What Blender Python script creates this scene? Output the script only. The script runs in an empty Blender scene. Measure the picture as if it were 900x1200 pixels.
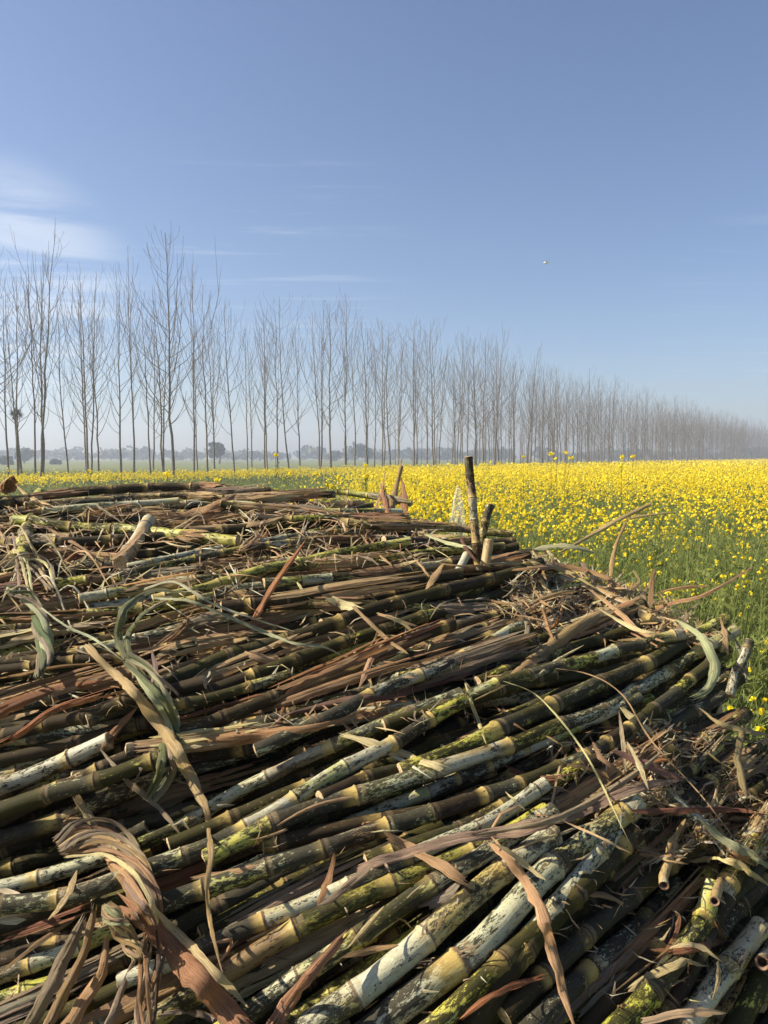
import bpy, math, random
import numpy as np
from mathutils import Vector

SEED = 11
rng = np.random.default_rng(SEED)
random.seed(SEED)
scene = bpy.context.scene
COL = scene.collection
R = math.radians

# ------------------------------------------------------------------ camera
CAM = np.array([0.0, 0.0, 1.65])
PITCH = R(4.1)
FWD = np.array([0, math.cos(PITCH), -math.sin(PITCH)])
UPV = np.array([0, math.sin(PITCH), math.cos(PITCH)])
RGT = np.array([1.0, 0, 0])
FPX = 900.0

def at(px, py, d):
    """world point seen in direction (px, py) of the photo at depth d metres"""
    px = np.asarray(px, float); py = np.asarray(py, float); d = np.asarray(d, float)
    return CAM + d[..., None] * FWD + ((px - 450) / FPX * d)[..., None] * RGT - ((py - 600) / FPX * d)[..., None] * UPV

def proj(P):
    q = P - CAM
    d = q @ FWD
    return 450 + FPX * (q @ RGT) / d, 600 - FPX * (q @ UPV) / d, d

cam = bpy.data.objects.new("camera", bpy.data.cameras.new("camera"))
COL.objects.link(cam)
cam.location = CAM
cam.rotation_euler = (math.pi / 2 - PITCH, 0, 0)
cam.data.sensor_fit = 'HORIZONTAL'
cam.data.sensor_width = 26.0
cam.data.lens = 26.0
cam.data.clip_start = 0.02
cam.data.clip_end = 6000
scene.camera = cam

# ------------------------------------------------------------------ tags
def tag(o, label=None, cat=None, group=None, kind=None):
    if label: o['label'] = label
    if cat: o['category'] = cat
    if group: o['group'] = group
    if kind: o['kind'] = kind
    return o

# ------------------------------------------------------------------ node helpers
def new_mat(name):
    m = bpy.data.materials.new(name)
    m.use_nodes = True
    nt = m.node_tree
    nt.nodes.clear()
    return m, NT(nt)

class NT:
    def __init__(s, nt): s.nt = nt
    def n(s, typ, **kw):
        nd = s.nt.nodes.new(typ)
        for k, v in kw.items():
            setattr(nd, k, v)
        return nd
    def l(s, a, b): s.nt.links.new(a, b)
    def put(s, sock, v):
        if isinstance(v, bpy.types.NodeSocket): s.l(v, sock)
        elif isinstance(v, (tuple, list)) and len(v) == 3 and sock.type == 'RGBA': sock.default_value = (*v, 1)
        else: sock.default_value = v
    def math(s, op, a, b=0.0, c=0.0, clamp=False):
        nd = s.n('ShaderNodeMath', operation=op, use_clamp=clamp)
        s.put(nd.inputs[0], a); s.put(nd.inputs[1], b); s.put(nd.inputs[2], c)
        return nd.outputs[0]
    def vmath(s, op, a, b=(0, 0, 0)):
        nd = s.n('ShaderNodeVectorMath', operation=op)
        s.put(nd.inputs[0], a); s.put(nd.inputs[1], b)
        return nd.outputs[0]
    def step(s, v, lo, hi, a=0.0, b=1.0):
        nd = s.n('ShaderNodeMapRange', interpolation_type='SMOOTHSTEP')
        s.put(nd.inputs[0], v); s.put(nd.inputs[1], lo); s.put(nd.inputs[2], hi)
        s.put(nd.inputs[3], a); s.put(nd.inputs[4], b)
        return nd.outputs[0]
    def mix(s, f, a, b, mode='MIX'):
        nd = s.n('ShaderNodeMix', data_type='RGBA', blend_type=mode)
        s.put(nd.inputs[0], f); s.put(nd.inputs[6], a); s.put(nd.inputs[7], b)
        return nd.outputs[2]
    def noise(s, vec, scale=1.0, detail=3.0, rough=0.55, dist=0.0):
        nd = s.n('ShaderNodeTexNoise')
        if vec is not None: s.l(vec, nd.inputs['Vector'])
        s.put(nd.inputs['Scale'], scale); s.put(nd.inputs['Detail'], detail)
        s.put(nd.inputs['Roughness'], rough); s.put(nd.inputs['Distortion'], dist)
        return nd.outputs[0]
    def attr(s, name):
        return s.n('ShaderNodeAttribute', attribute_name=name)
    def bsdf(s, col, rough=0.6, normal=None, spec=0.5, transl=None, tf=0.3, metal=0.0):
        p = s.n('ShaderNodeBsdfPrincipled')
        s.put(p.inputs['Base Color'], col); s.put(p.inputs['Roughness'], rough)
        s.put(p.inputs['Specular IOR Level'], spec)
        s.put(p.inputs['Metallic'], metal)
        if normal is not None: s.l(normal, p.inputs['Normal'])
        out = s.n('ShaderNodeOutputMaterial')
        if transl is not None:
            t = s.n('ShaderNodeBsdfTranslucent'); s.put(t.inputs[0], transl)
            mx = s.n('ShaderNodeMixShader'); s.put(mx.inputs[0], tf)
            s.l(p.outputs[0], mx.inputs[1]); s.l(t.outputs[0], mx.inputs[2])
            s.l(mx.outputs[0], out.inputs[0])
        else:
            s.l(p.outputs[0], out.inputs[0])
        return p
    def bump(s, h, strength=0.5, dist=0.002):
        b = s.n('ShaderNodeBump')
        s.put(b.inputs['Strength'], strength); s.put(b.inputs['Distance'], dist)
        s.l(h, b.inputs['Height'])
        return b.outputs[0]

# ------------------------------------------------------------------ materials
def mat_cane():
    m, t = new_mat('cane_skin')
    cu = t.attr('cu').outputs['Fac']
    cc = t.attr('cc').outputs['Vector']
    va = t.attr('var')
    sep = t.n('ShaderNodeSeparateColor'); t.l(va.outputs['Color'], sep.inputs[0])
    soot_l, yel_l, wax_l = sep.outputs[0], sep.outputs[1], sep.outputs[2]
    seed = va.outputs['Alpha']
    f = t.math('FRACT', cu)
    i = t.math('FLOOR', cu)
    wn = t.n('ShaderNodeTexWhiteNoise', noise_dimensions='2D')
    cv = t.n('ShaderNodeCombineXYZ'); t.l(i, cv.inputs[0]); t.l(t.math('MULTIPLY', seed, 91.7), cv.inputs[1])
    t.l(cv.outputs[0], wn.inputs['Vector'])
    ws = t.n('ShaderNodeSeparateColor'); t.l(wn.outputs['Color'], ws.inputs[0])
    off = t.n('ShaderNodeCombineXYZ'); t.l(t.math('MULTIPLY', seed, 53.0), off.inputs[0]); t.l(t.math('MULTIPLY', seed, 17.0), off.inputs[2])
    base_v = t.vmath('ADD', cc, off.outputs[0])
    vA = t.vmath('MULTIPLY', base_v, (38, 38, 13))
    vB = t.vmath('MULTIPLY', base_v, (230, 230, 105))
    vF = t.vmath('MULTIPLY', base_v, (420, 420, 16))
    nA = t.noise(vA, 1, 4, .62, .4)
    nB = t.noise(vB, 1, 7, .78, .5)
    nA2 = t.noise(t.vmath('ADD', vA, (7, 3, 19)), 1.2, 4, .6, .8)
    nF = t.noise(vF, 1, 2, .6)
    # rind
    green = t.mix(t.step(nA2, .35, .65), (.46, .42, .05), (.24, .28, .035))
    rind = t.mix(t.step(ws.outputs[2], .55, .95), green, (.15, .075, .035))
    rind = t.mix(t.math('MULTIPLY', t.step(nF, .35, .7), .35), rind, (.30, .24, .07))
    rind = t.mix(t.step(yel_l, .0, .5, .8, 0.0), rind, t.mix(nA, (.27, .15, .075), (.44, .29, .15)))
    # waxy bloom
    wf = t.math('ADD', t.math('ADD', t.math('MULTIPLY', ws.outputs[0], .40), t.math('MULTIPLY', wax_l, .42)), t.math('MULTIPLY', nA, .9))
    wf = t.math('ADD', wf, t.math('MULTIPLY', t.math('SUBTRACT', nB, .5), .35))
    waxf = t.step(wf, .76, 1.04)
    waxc = t.mix(t.step(nB, .3, .7), (.26, .26, .15), (.60, .585, .46))
    c = t.mix(t.math('MULTIPLY', waxf, .84), rind, waxc)
    # sooty mould
    sf = t.math('ADD', t.math('ADD', t.math('MULTIPLY', ws.outputs[1], .15), t.math('MULTIPLY', soot_l, .30)),
                t.math('ADD', t.math('MULTIPLY', nA2, .45), t.math('MULTIPLY', nB, .72)))
    sootf = t.step(sf, .722, .765)
    sootc = t.mix(t.step(nB, .3, .7), (.004, .0035, .003), (.030, .021, .011))
    c = t.mix(t.math('MULTIPLY', sootf, .93), c, sootc)
    # pale specks
    sp = t.step(t.noise(t.vmath('MULTIPLY', base_v, (260, 260, 150)), 1, 2, .5), .70, .76)
    c = t.mix(t.math('MULTIPLY', sp, .5), c, (.36, .33, .24))
    # node bands
    nb = t.math('ADD', f, t.math('MULTIPLY', t.math('SUBTRACT', nB, .5), .04))
    yb = t.math('MULTIPLY', t.step(nb, .76, .93), t.step(nb, .965, .985, 1, 0))
    yb = t.math('MULTIPLY', yb, t.math('MULTIPLY', t.step(ws.outputs[2], .25, .9), .9))
    yb = t.math('MULTIPLY', yb, t.step(sf, .86, .98, 1, .15))
    c = t.mix(yb, c, t.mix(nA, (.26, .15, .05), (.60, .46, .14)))
    ring = t.math('ADD', t.step(nb, .968, .985), t.step(nb, .0, .022, 1, 0), clamp=True)
    c = t.mix(t.math('MULTIPLY', ring, .75), c, t.mix(t.step(ws.outputs[1], .3, .7), (.05, .03, .018), (.24, .15, .08)))
    rb = t.math('MULTIPLY', t.step(nb, .02, .035), t.step(nb, .075, .10, 1, 0))
    c = t.mix(t.math('MULTIPLY', rb, t.math('MULTIPLY', ws.outputs[0], .5)), c, (.27, .19, .10))
    c = t.mix(.34, c, (.17, .115, .06), 'MIX') if False else c
    h = t.math('ADD', t.math('MULTIPLY', nB, .6), t.math('MULTIPLY', nF, .4))
    rough = t.math('ADD', t.step(nB, .3, .7, .42, .66), t.math('MULTIPLY', sootf, .22))
    t.bsdf(c, rough, t.bump(h, .6, .0018), spec=t.math('SUBTRACT', .38, t.math('MULTIPLY', sootf, .26)))
    return m

def mat_pith():
    m, t = new_mat('cane_pith')
    co = t.n('ShaderNodeTexCoord').outputs['Object']
    a = t.noise(co, 420, 3, .7); b = t.noise(co, 60, 2, .5)
    c = t.mix(t.step(a, .35, .7), (.34, .22, .10), (.62, .50, .30))
    c = t.mix(t.step(b, .5, .75, 0, .6), c, (.22, .11, .05))
    t.bsdf(c, .85, t.bump(a, .6, .002), spec=.2)
    return m

def mat_leaf(name, tf):
    m, t = new_mat(name)
    lc = t.attr('lc').outputs['Vector']
    va = t.attr('var')
    seed = va.outputs['Alpha']
    off = t.n('ShaderNodeCombineXYZ'); t.l(t.math('MULTIPLY', seed, 71.0), off.inputs[0]); t.l(t.math('MULTIPLY', seed, 31.0), off.inputs[1])
    v = t.vmath('ADD', lc, off.outputs[0])
    fib = t.noise(t.vmath('MULTIPLY', v, (1500, 14, 1)), 1, 4, .7)
    fib2 = t.noise(t.vmath('MULTIPLY', v, (420, 5, 1)), 1, 3, .6)
    blo = t.noise(t.vmath('MULTIPLY', v, (120, 30, 1)), 1, 5, .7, .5)
    spk = t.noise(t.vmath('MULTIPLY', v, (320, 150, 1)), 1, 3, .6)
    base = va.outputs['Color']
    c = t.mix(t.step(fib, .3, .7), t.mix(1.0, base, (.60, .53, .46), 'MULTIPLY'), t.mix(1.0, base, (1.28, 1.27, 1.24), 'MULTIPLY'))
    c = t.mix(t.step(fib2, .5, .72, 0, .55), c, t.mix(1.0, base, (.62, .42, .30), 'MULTIPLY'))
    c = t.mix(t.step(blo, .56, .72, 0, .65), c, t.mix(1.0, base, (.46, .36, .30), 'MULTIPLY'))
    c = t.mix(t.step(spk, .66, .74, 0, .7), c, (.03, .022, .016))
    h = t.math('ADD', fib, t.math('MULTIPLY', fib2, 1.2))
    t.bsdf(c, .55, t.bump(h, 1.0, .003), spec=.35, transl=c, tf=tf)
    return m

def mat_simple(name, ca, cb, scale=5.0, rough=.8, transl=0.0, island=False, bump=0.0, coord='Object'):
    m, t = new_mat(name)
    co = t.n('ShaderNodeTexCoord').outputs[coord]
    a = t.noise(co, scale, 4, .6)
    fac = t.step(a, .3, .7)
    if island:
        r = t.n('ShaderNodeNewGeometry').outputs['Random Per Island']
        fac = t.math('ADD', t.math('MULTIPLY', fac, .4), t.math('MULTIPLY', r, .6))
    c = t.mix(fac, ca, cb)
    nrm = t.bump(a, bump, .02) if bump else None
    if transl: t.bsdf(c, rough, nrm, spec=.25, transl=c, tf=transl)
    else: t.bsdf(c, rough, nrm, spec=.3)
    return m

M_CANE = mat_cane()
M_PITH = mat_pith()
M_HOLLOW = mat_simple('hollow_rind', (.10, .05, .03), (.24, .14, .08), 160, .6)
M_LEAF = mat_leaf('dry_leaf', .28)
M_GREENLEAF = mat_leaf('green_leaf', .25)
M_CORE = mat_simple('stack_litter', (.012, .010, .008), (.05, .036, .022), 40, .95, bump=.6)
M_BARK = mat_simple('poplar_bark', (.09, .075, .05), (.23, .19, .135), 9, .9)
M_TWIG = mat_simple('poplar_twig', (.10, .078, .05), (.18, .14, .095), 3, .9)
M_FOL = mat_simple('mustard_green', (.07, .10, .02), (.27, .30, .075), .8, .7, transl=.35, island=True)
M_YEL = mat_simple('mustard_petal', (.84, .64, .010), (.95, .80, .035), 2, .6, transl=.35, island=True)
M_TREE_FAR = mat_simple('far_foliage', (.035, .05, .022), (.075, .09, .04), 1.5, .9, island=True)

def mat_ground():
    m, t = new_mat('field_soil_and_grass')
    co = t.n('ShaderNodeTexCoord').outputs['Object']
    a = t.noise(co, .6, 5, .6); b = t.noise(co, 9, 5, .7); g = t.noise(co, .02, 3, .5)
    soil = t.mix(b, (.06, .042, .026), (.15, .11, .07))
    grass = t.mix(b, (.085, .11, .03), (.19, .205, .065))
    c = t.mix(t.step(a, .3, .5), soil, grass)
    c = t.mix(t.step(g, .5, .6, 0, .6), c, (.17, .18, .07))
    t.bsdf(c, .95, t.bump(b, .6, .03), spec=.1)
    return m
M_GROUND = mat_ground()

# ------------------------------------------------------------------ mesh buffer
class Buf:
    def __init__(s):
        s.v = []; s.f = []; s.mi = []; s.nv = 0
        s.at = {}
    def add(s, verts, faces, mat=0, **attrs):
        verts = np.asarray(verts, float)
        faces = np.asarray(faces, int)
        s.v.append(verts); s.f.append(faces + s.nv); s.mi.append(np.full(len(faces), mat))
        for k, a in attrs.items():
            s.at.setdefault(k, []).append(np.asarray(a, float))
        s.nv += len(verts)
    def build(s, name, mats, parent=None, smooth=True, origin=None, link=True):
        V = np.concatenate(s.v)
        me = bpy.data.meshes.new(name)
        o = bpy.data.objects.new(name, me)
        if origin is None: origin = V.mean(0)
        origin = np.asarray(origin, float)
        tot = sum(len(f) for f in s.f)
        loops = np.concatenate([f.ravel() for f in s.f])
        sizes = np.concatenate([np.full(len(f), f.shape[1]) for f in s.f])
        me.vertices.add(len(V)); me.vertices.foreach_set('co', (V - origin).ravel().astype(np.float32))
        me.loops.add(len(loops)); me.loops.foreach_set('vertex_index', loops.astype(np.int32))
        me.polygons.add(tot)
        st = np.concatenate([[0], np.cumsum(sizes)[:-1]]).astype(np.int32)
        me.polygons.foreach_set('loop_start', st)
        me.polygons.foreach_set('loop_total', sizes.astype(np.int32))
        me.polygons.foreach_set('material_index', np.concatenate(s.mi).astype(np.int32))
        me.polygons.foreach_set('use_smooth', np.full(tot, smooth))
        for k, a in s.at.items():
            A = np.concatenate(a)
            if A.ndim == 1:
                at_ = me.attributes.new(k, 'FLOAT', 'POINT'); at_.data.foreach_set('value', A.astype(np.float32))
            elif A.shape[1] == 3:
                at_ = me.attributes.new(k, 'FLOAT_VECTOR', 'POINT'); at_.data.foreach_set('vector', A.ravel().astype(np.float32))
            else:
                at_ = me.attributes.new(k, 'FLOAT_COLOR', 'POINT'); at_.data.foreach_set('color', A.ravel().astype(np.float32))
        for m in mats: me.materials.append(m)
        me.update(calc_edges=True)
        me.validate()
        o.location = origin
        if parent is not None:
            o.parent = parent
            o.location = origin - np.array(parent.location)
        COL.objects.link(o)
        return o

def empty(name, loc):
    o = bpy.data.objects.new(name, None)
    o.location = loc
    o.empty_display_size = .05
    COL.objects.link(o)
    return o

def unit(v):
    return v / np.maximum(np.linalg.norm(v, axis=-1, keepdims=True), 1e-9)

def smooth_path(P, step):
    """Catmull-Rom resample of a polyline to about equal arc steps"""
    P = np.asarray(P, float)
    if len(P) == 2: P = np.array([P[0], (P[0] + P[1]) / 2, P[1]])
    Q = np.vstack([2 * P[0] - P[1], P, 2 * P[-1] - P[-2]])
    out = []
    for k in range(1, len(Q) - 2):
        t = np.linspace(0, 1, 12, endpoint=False)[:, None]
        a, b, c, d = Q[k - 1], Q[k], Q[k + 1], Q[k + 2]
        out.append(.5 * ((2 * b) + (-a + c) * t + (2 * a - 5 * b + 4 * c - d) * t ** 2 + (-a + 3 * b - 3 * c + d) * t ** 3))
    out.append(P[-1:])
    W = np.vstack(out)
    s = np.concatenate([[0], np.cumsum(np.linalg.norm(np.diff(W, axis=0), axis=1))])
    n = max(3, int(round(s[-1] / step)) + 1)
    si = np.linspace(0, s[-1], n)
    return np.stack([np.interp(si, s, W[:, j]) for j in range(W.shape[1])], 1), s[-1]

def frames(P):
    T = unit(np.gradient(P, axis=0))
    up = np.array([0.03, .1, 1.0])
    A = unit(np.cross(T, up))
    B = unit(np.cross(T, A))
    return T, A, B

# ------------------------------------------------------------------ the cane
def cane_into(buf, path, r, var, sides=12, lint=.115, lo=False, hollow=False, taper=0.0, mat=0, pith=1, cr=None):
    cr = cr or rng
    P, L = smooth_path(path, .012)
    S = np.linspace(0, L, len(P))
    ts, us, rs = [], [], []
    s = -cr.uniform(0, lint); k = int(cr.integers(0, 40))
    prof = ([(0, 1.0), (.10, .99), (.5, .95), (.9, 1.0), (.975, 1.10)] if lo else
            [(.0, 1.02), (.022, 1.055), (.085, 1.015), (.16, .975), (.36, .95), (.60, .95), (.80, .975), (.92, 1.01), (.955, 1.045), (.972, 1.15), (.985, 1.11)])
    lens = []
    while s < L:
        li = lint * cr.uniform(.78, 1.22)
        amp = cr.uniform(.7, 1.35)
        for fr, rr in prof:
            q = s + fr * li
            if 0 < q < L:
                ts.append(q); us.append(k + fr); rs.append(1 + (rr - 1) * amp)
        lens.append((s, li)); s += li; k += 1
    def u_at(q):
        for n_, (a, li) in enumerate(lens):
            if a <= q < a + li: return (k - len(lens) + n_) + (q - a) / li
        return k
    ts = [0.0] + ts + [L]; us = [u_at(0)] + us + [u_at(L - 1e-5)]; rs = [1] + rs + [1]
    ts = np.array(ts); us = np.array(us); rs = np.array(rs) * r * (1 - taper * ts / L)
    C = np.stack([np.interp(ts, S, P[:, j]) for j in range(3)], 1)
    T, A, B = frames(C)
    # small zig-zag from node to node
    zz = r * cr.uniform(.04, .15) * np.cos(np.pi * us) + 0
    za = cr.uniform(0, 6.28)
    C = C + (math.cos(za) * A + math.sin(za) * B) * zz[:, None]
    th = np.arange(sides) / sides * 2 * np.pi
    n = len(ts)
    ang = th[None, :] + 0 * ts[:, None]
    rad = rs[:, None] * (1 + .025 * np.sin(ang * 2 + za))
    if not lo:   # bud at every node, alternating side
        fr = us - np.floor(us); ki = np.floor(us)
        ba = za + np.pi * (ki % 2)
        db = np.abs((ang - ba[:, None] + np.pi) % (2 * np.pi) - np.pi)
        bud = np.exp(-(db / .36) ** 2) * (np.exp(-((fr - .05) / .05) ** 2))[:, None]
        rad = rad * (1 + .16 * bud)
    V = C[:, None, :] + (np.cos(ang) * rad)[..., None] * A[:, None, :] + (np.sin(ang) * rad)[..., None] * B[:, None, :]
    cc = np.stack([np.cos(ang) * r, np.sin(ang) * r, np.repeat(ts[:, None], sides, 1)], -1).reshape(-1, 3)
    cu = np.repeat(us[:, None], sides, 1).ravel()
    nvv = n * sides
    V = V.reshape(-1, 3)
    i0 = (np.arange(n - 1)[:, None] * sides + np.arange(sides)[None, :])
    i1 = (np.arange(n - 1)[:, None] * sides + (np.arange(sides)[None, :] + 1) % sides)
    F = np.stack([i0, i1, i1 + sides, i0 + sides], -1).reshape(-1, 4)
    var4 = np.repeat(np.array([[*var, cr.uniform(0, 1)]]), nvv, 0)
    buf.add(V, F, mat, cc=cc, cu=cu, var=var4)
    # cut ends
    for e, sg in ((0, -1), (n - 1, 1)):
        ring = V[e * sides:(e + 1) * sides]
        c0 = C[e]
        tilt = unit(T[e] + .35 * cr.normal(size=3) * .6)
        rough = cr.normal(0, r * .08, sides)
        if hollow:
            inn = c0 + (ring - c0) * .68
            deep = c0 + (ring - c0) * .62 - sg * T[e] * r * 2.4
            VV = np.vstack([ring, inn, deep, [c0 - sg * T[e] * r * 2.4]])
            a = np.arange(sides); b = (a + 1) % sides
            Fq = np.vstack([np.stack([a, b, b + sides, a + sides], 1), np.stack([a + sides, b + sides, b + 2 * sides, a + 2 * sides], 1)])
            if sg < 0: Fq = Fq[:, ::-1]
            N = len(VV)
            buf.add(VV, Fq, 2, cc=np.zeros((N, 3)), cu=np.zeros(N), var=np.ones((N, 4)))
            buf.add(VV, np.stack([a + 2 * sides, b + 2 * sides, np.full(sides, 3 * sides)], 1), 2, cc=np.zeros((N, 3)), cu=np.zeros(N), var=np.ones((N, 4)))
        else:
            inn = c0 + (ring - c0) * .93 + T[e] * (sg * .10 * r + rough[:, None])
            mid = c0 + (ring - c0) * .5 + T[e] * sg * r * (.10 + cr.normal(0, .08, sides)[:, None])
            VV = np.vstack([ring, inn, mid, [c0 + T[e] * sg * r * .1]])
            a = np.arange(sides); b = (a + 1) % sides
            Fq = np.vstack([np.stack([a, b, b + sides, a + sides], 1), np.stack([a + sides, b + sides, b + 2 * sides, a + 2 * sides], 1)])
            N = len(VV)
            buf.add(VV, Fq, pith, cc=np.zeros((N, 3)), cu=np.zeros(N), var=np.ones((N, 4)))
            buf.add(VV, np.stack([a + 2 * sides, b + 2 * sides, np.full(sides, 3 * sides)], 1), pith, cc=np.zeros((N, 3)), cu=np.zeros(N), var=np.ones((N, 4)))

# ------------------------------------------------------------------ leaf / sheath ribbon
TINT = dict(
    straw=(.76, .60, .32), tan=(.58, .40, .20), brown=(.44, .275, .13), grey=(.38, .30, .20),
    orange=(.46, .20, .075), red=(.31, .14, .07), green=(.21, .23, .10), palegreen=(.50, .52, .30), dark=(.12, .075, .045), white=(.80, .71, .50))

def split_into(buf, path, w, tint, normal=None, curl=.5, roll=0.0, lr=None, parts=4, **kw):
    """a torn leaf: several narrow strips side by side, fanning a little"""
    lr = lr or rng
    P = np.asarray(path, float); n = len(P)
    T = unit(np.gradient(P, axis=0))
    N0 = np.array([0.0, -.25, 1.0]) if normal is None else normal
    sd_ = unit(np.cross(T, N0)); nr_ = unit(np.cross(sd_, T))
    t = np.linspace(0, 1, n)
    for k in range(parts):
        ph = (-1 + 2 * (k + .5) / parts) * min(curl, 1.4)
        rad = w / 2 / max(min(curl, 1.4), .05)
        fan = lr.normal(0, .10)
        lat = math.sin(ph + roll) * rad * (1 + fan * t * 2) + lr.normal(0, .03) * w
        dep = (1 - math.cos(ph)) * rad - abs(lr.normal(0, .12)) * w * t ** 2
        a, b = (0, n) if k % 3 == 0 else (int(n * lr.uniform(0, .3)), int(n * lr.uniform(.65, 1)))
        if b - a < 4: a, b = 0, n
        q = (P + sd_ * (lat if np.ndim(lat) else np.full(n, lat))[:, None] - nr_ * (dep if np.ndim(dep) else np.full(n, dep))[:, None])[a:b]
        nn = N0[a:b] if getattr(N0, 'ndim', 1) == 2 else N0
        ribbon_into(buf, q, w / parts * lr.uniform(1.1, 1.6), tint, normal=nn, curl=lr.uniform(.2, .8), roll=-ph * .8 + lr.normal(0, .3), lr=lr, cross=5,
                    taper=(float(lr.uniform(.4, 1)), 1, float(lr.uniform(.05, .5))), twist=lr.normal(0, .3))

def ribbon_into(buf, path, w, tint, normal=None, twist=0.0, curl=.5, roll=0.0, taper=(.25, 1, .15), rag=.06, cross=5, fold=0.0, lr=None, step=.014, jit=True):
    """path (n,3); w full width; curl = radians the cross-section bends round its length"""
    lr = lr or rng
    P, L = smooth_path(path, max(step, L0(path) / 60))
    n = len(P)
    T = unit(np.gradient(P, axis=0))
    N0 = np.array([0.0, -.25, 1.0]) if normal is None else normal
    if N0.ndim == 2:
        ta, tb_ = np.linspace(0, 1, n), np.linspace(0, 1, len(N0))
        N0 = unit(np.stack([np.interp(ta, tb_, N0[:, j]) for j in range(3)], 1))
    side = unit(np.cross(T, N0)); nor = unit(np.cross(side, T))
    t = np.linspace(0, 1, n)
    a = roll + twist * t + .15 * np.sin(t * lr.uniform(3, 9) + lr.uniform(0, 6))
    S = side * np.cos(a)[:, None] + nor * np.sin(a)[:, None]
    Nn = -side * np.sin(a)[:, None] + nor * np.cos(a)[:, None]
    wt = np.interp(t, [0, .12, .5, .85, 1], [taper[0], (taper[0] + taper[1]) / 1.8 if taper[0] < .6 else taper[0], taper[1], (taper[1] * .65 + taper[2] * .35), taper[2]])
    wk = .35 if cross >= 9 else 1.0
    wav = lambda: wk * .16 * np.sin(t * lr.uniform(6, 22) + lr.uniform(0, 6)) + .10 * np.sin(t * lr.uniform(20, 50))
    wl = wt * (1 + lr.normal(0, rag * 1.6, n) + wav()); wr = wt * (1 + lr.normal(0, rag * 1.6, n) + wav())
    if cross > 3: cross = max(cross, 7)
    x = np.linspace(-1, 1, cross)
    pleat = lr.normal(0, .10, cross) * (1 if cross > 3 else 0)
    tear = lr.uniform(-1, 1, cross) * w * (1.1 if cross > 3 else 0); tear0 = lr.uniform(-1, 1, cross) * w * (.7 if cross > 3 else 0)
    kp = np.zeros(n)
    for _k in range(int(lr.integers(1, 4))):
        c_ = lr.uniform(.1, .9); kp += lr.normal(0, .35) * min(1, .010 / w) * np.maximum(0, 1 - np.abs(t - c_) / .13)
    P = P + nor * (kp * w * .5)[:, None]
    V = np.zeros((n, cross, 3)); lc = np.zeros((n, cross, 3))
    cu = curl * (1 + .3 * np.sin(t * lr.uniform(2, 7) + lr.uniform(0, 6)))
    for j, xx in enumerate(x):
        ww = (wl if xx < 0 else wr) * w / 2
        ph = xx * cu
        rad = ww / np.maximum(np.abs(cu), .05)
        lat = np.sin(ph) * rad
        dep = (1 - np.cos(ph)) * rad + fold * abs(xx) * ww + lr.normal(0, .02, n) * ww
        V[:, j] = P + S * lat[:, None] - Nn * (dep + pleat[j] * ww * (1 + .5 * np.sin(t * 9 + j)))[:, None]
        V[:, j] += T * (tear[j] * np.clip((t - .82) / .18, 0, 1) ** 2 * min(1, wt[-1] * 1.6))[:, None] + T * (tear0[j] * np.clip((.12 - t) / .12, 0, 1) ** 2 * min(1, wt[0] * 1.6))[:, None]
        lc[:, j, 0] = xx * w / 2; lc[:, j, 1] = t * L
    idx = np.arange(n * cross).reshape(n, cross)
    F = np.stack([idx[:-1, :-1], idx[:-1, 1:], idx[1:, 1:], idx[1:, :-1]], -1).reshape(-1, 4)
    col = np.array(TINT[tint] if isinstance(tint, str) else tint)
    if jit: col = np.clip(col * lr.uniform(.75, 1.22) * (1 + lr.normal(0, .05, 3)), 0, .8)
    var = np.repeat(np.array([[*col, lr.uniform(0, 1)]]), n * cross, 0)
    buf.add(V.reshape(-1, 3), F, 0, lc=lc.reshape(-1, 3), var=var)

def L0(path):
    p = np.asarray(path)
    return float(np.linalg.norm(np.diff(p, axis=0), axis=1).sum())

# ------------------------------------------------------------------ heap surface (depth field -> world surface)
CP = np.array([
 (-300, 585, 2.75), (-300, 700, 1.72), (-300, 850, 1.36), (-300, 1000, 1.15), (-300, 1200, .93), (-300, 1450, .86),
 (0, 575, 2.62), (0, 620, 2.12), (0, 700, 1.66), (0, 800, 1.40), (0, 900, 1.23), (0, 1000, 1.10), (0, 1200, .91), (0, 1450, .84),
 (250, 570, 2.65), (250, 620, 2.12), (250, 700, 1.66), (250, 800, 1.38), (250, 900, 1.21), (250, 1000, 1.08), (250, 1200, .90),
 (450, 590, 2.45), (450, 640, 1.98), (450, 700, 1.66), (450, 800, 1.38), (450, 900, 1.20), (450, 1000, 1.07), (450, 1200, .89), (450, 1450, .83),
 (600, 632, 2.12), (600, 700, 1.72), (600, 800, 1.41), (600, 900, 1.22), (600, 1000, 1.08), (600, 1200, .91),
 (750, 690, 1.84), (740, 760, 1.58), (740, 850, 1.36), (750, 1000, 1.15), (750, 1200, .97), (750, 1450, .88),
 (870, 735, 1.66), (870, 850, 1.46), (900, 950, 1.33), (900, 1080, 1.18), (900, 1200, 1.06), (900, 1450, .93),
 (1100, 880, 1.75), (1100, 1000, 1.55), (1100, 1200, 1.25), (1100, 1450, 1.05)], float)
def tps_fit(X, y, lam=3e-4):
    X = X / 400.0
    d = np.linalg.norm(X[:, None] - X[None], axis=2)
    K = np.where(d > 0, d * d * np.log(d + 1e-12), 0) + lam * np.eye(len(X))
    Pm = np.hstack([np.ones((len(X), 1)), X])
    A = np.block([[K, Pm], [Pm.T, np.zeros((3, 3))]])
    w = np.linalg.solve(A, np.concatenate([y, np.zeros(3)]))
    return X, w
def tps_eval(fit, Q):
    X, w = fit
    Q = np.asarray(Q, float) / 400.0
    sh = Q.shape[:-1]; Q = Q.reshape(-1, 2)
    d = np.linalg.norm(Q[:, None] - X[None], axis=2)
    K = np.where(d > 0, d * d * np.log(d + 1e-12), 0)
    return (K @ w[:len(X)] + w[len(X)] + Q @ w[len(X) + 1:]).reshape(sh)
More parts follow.
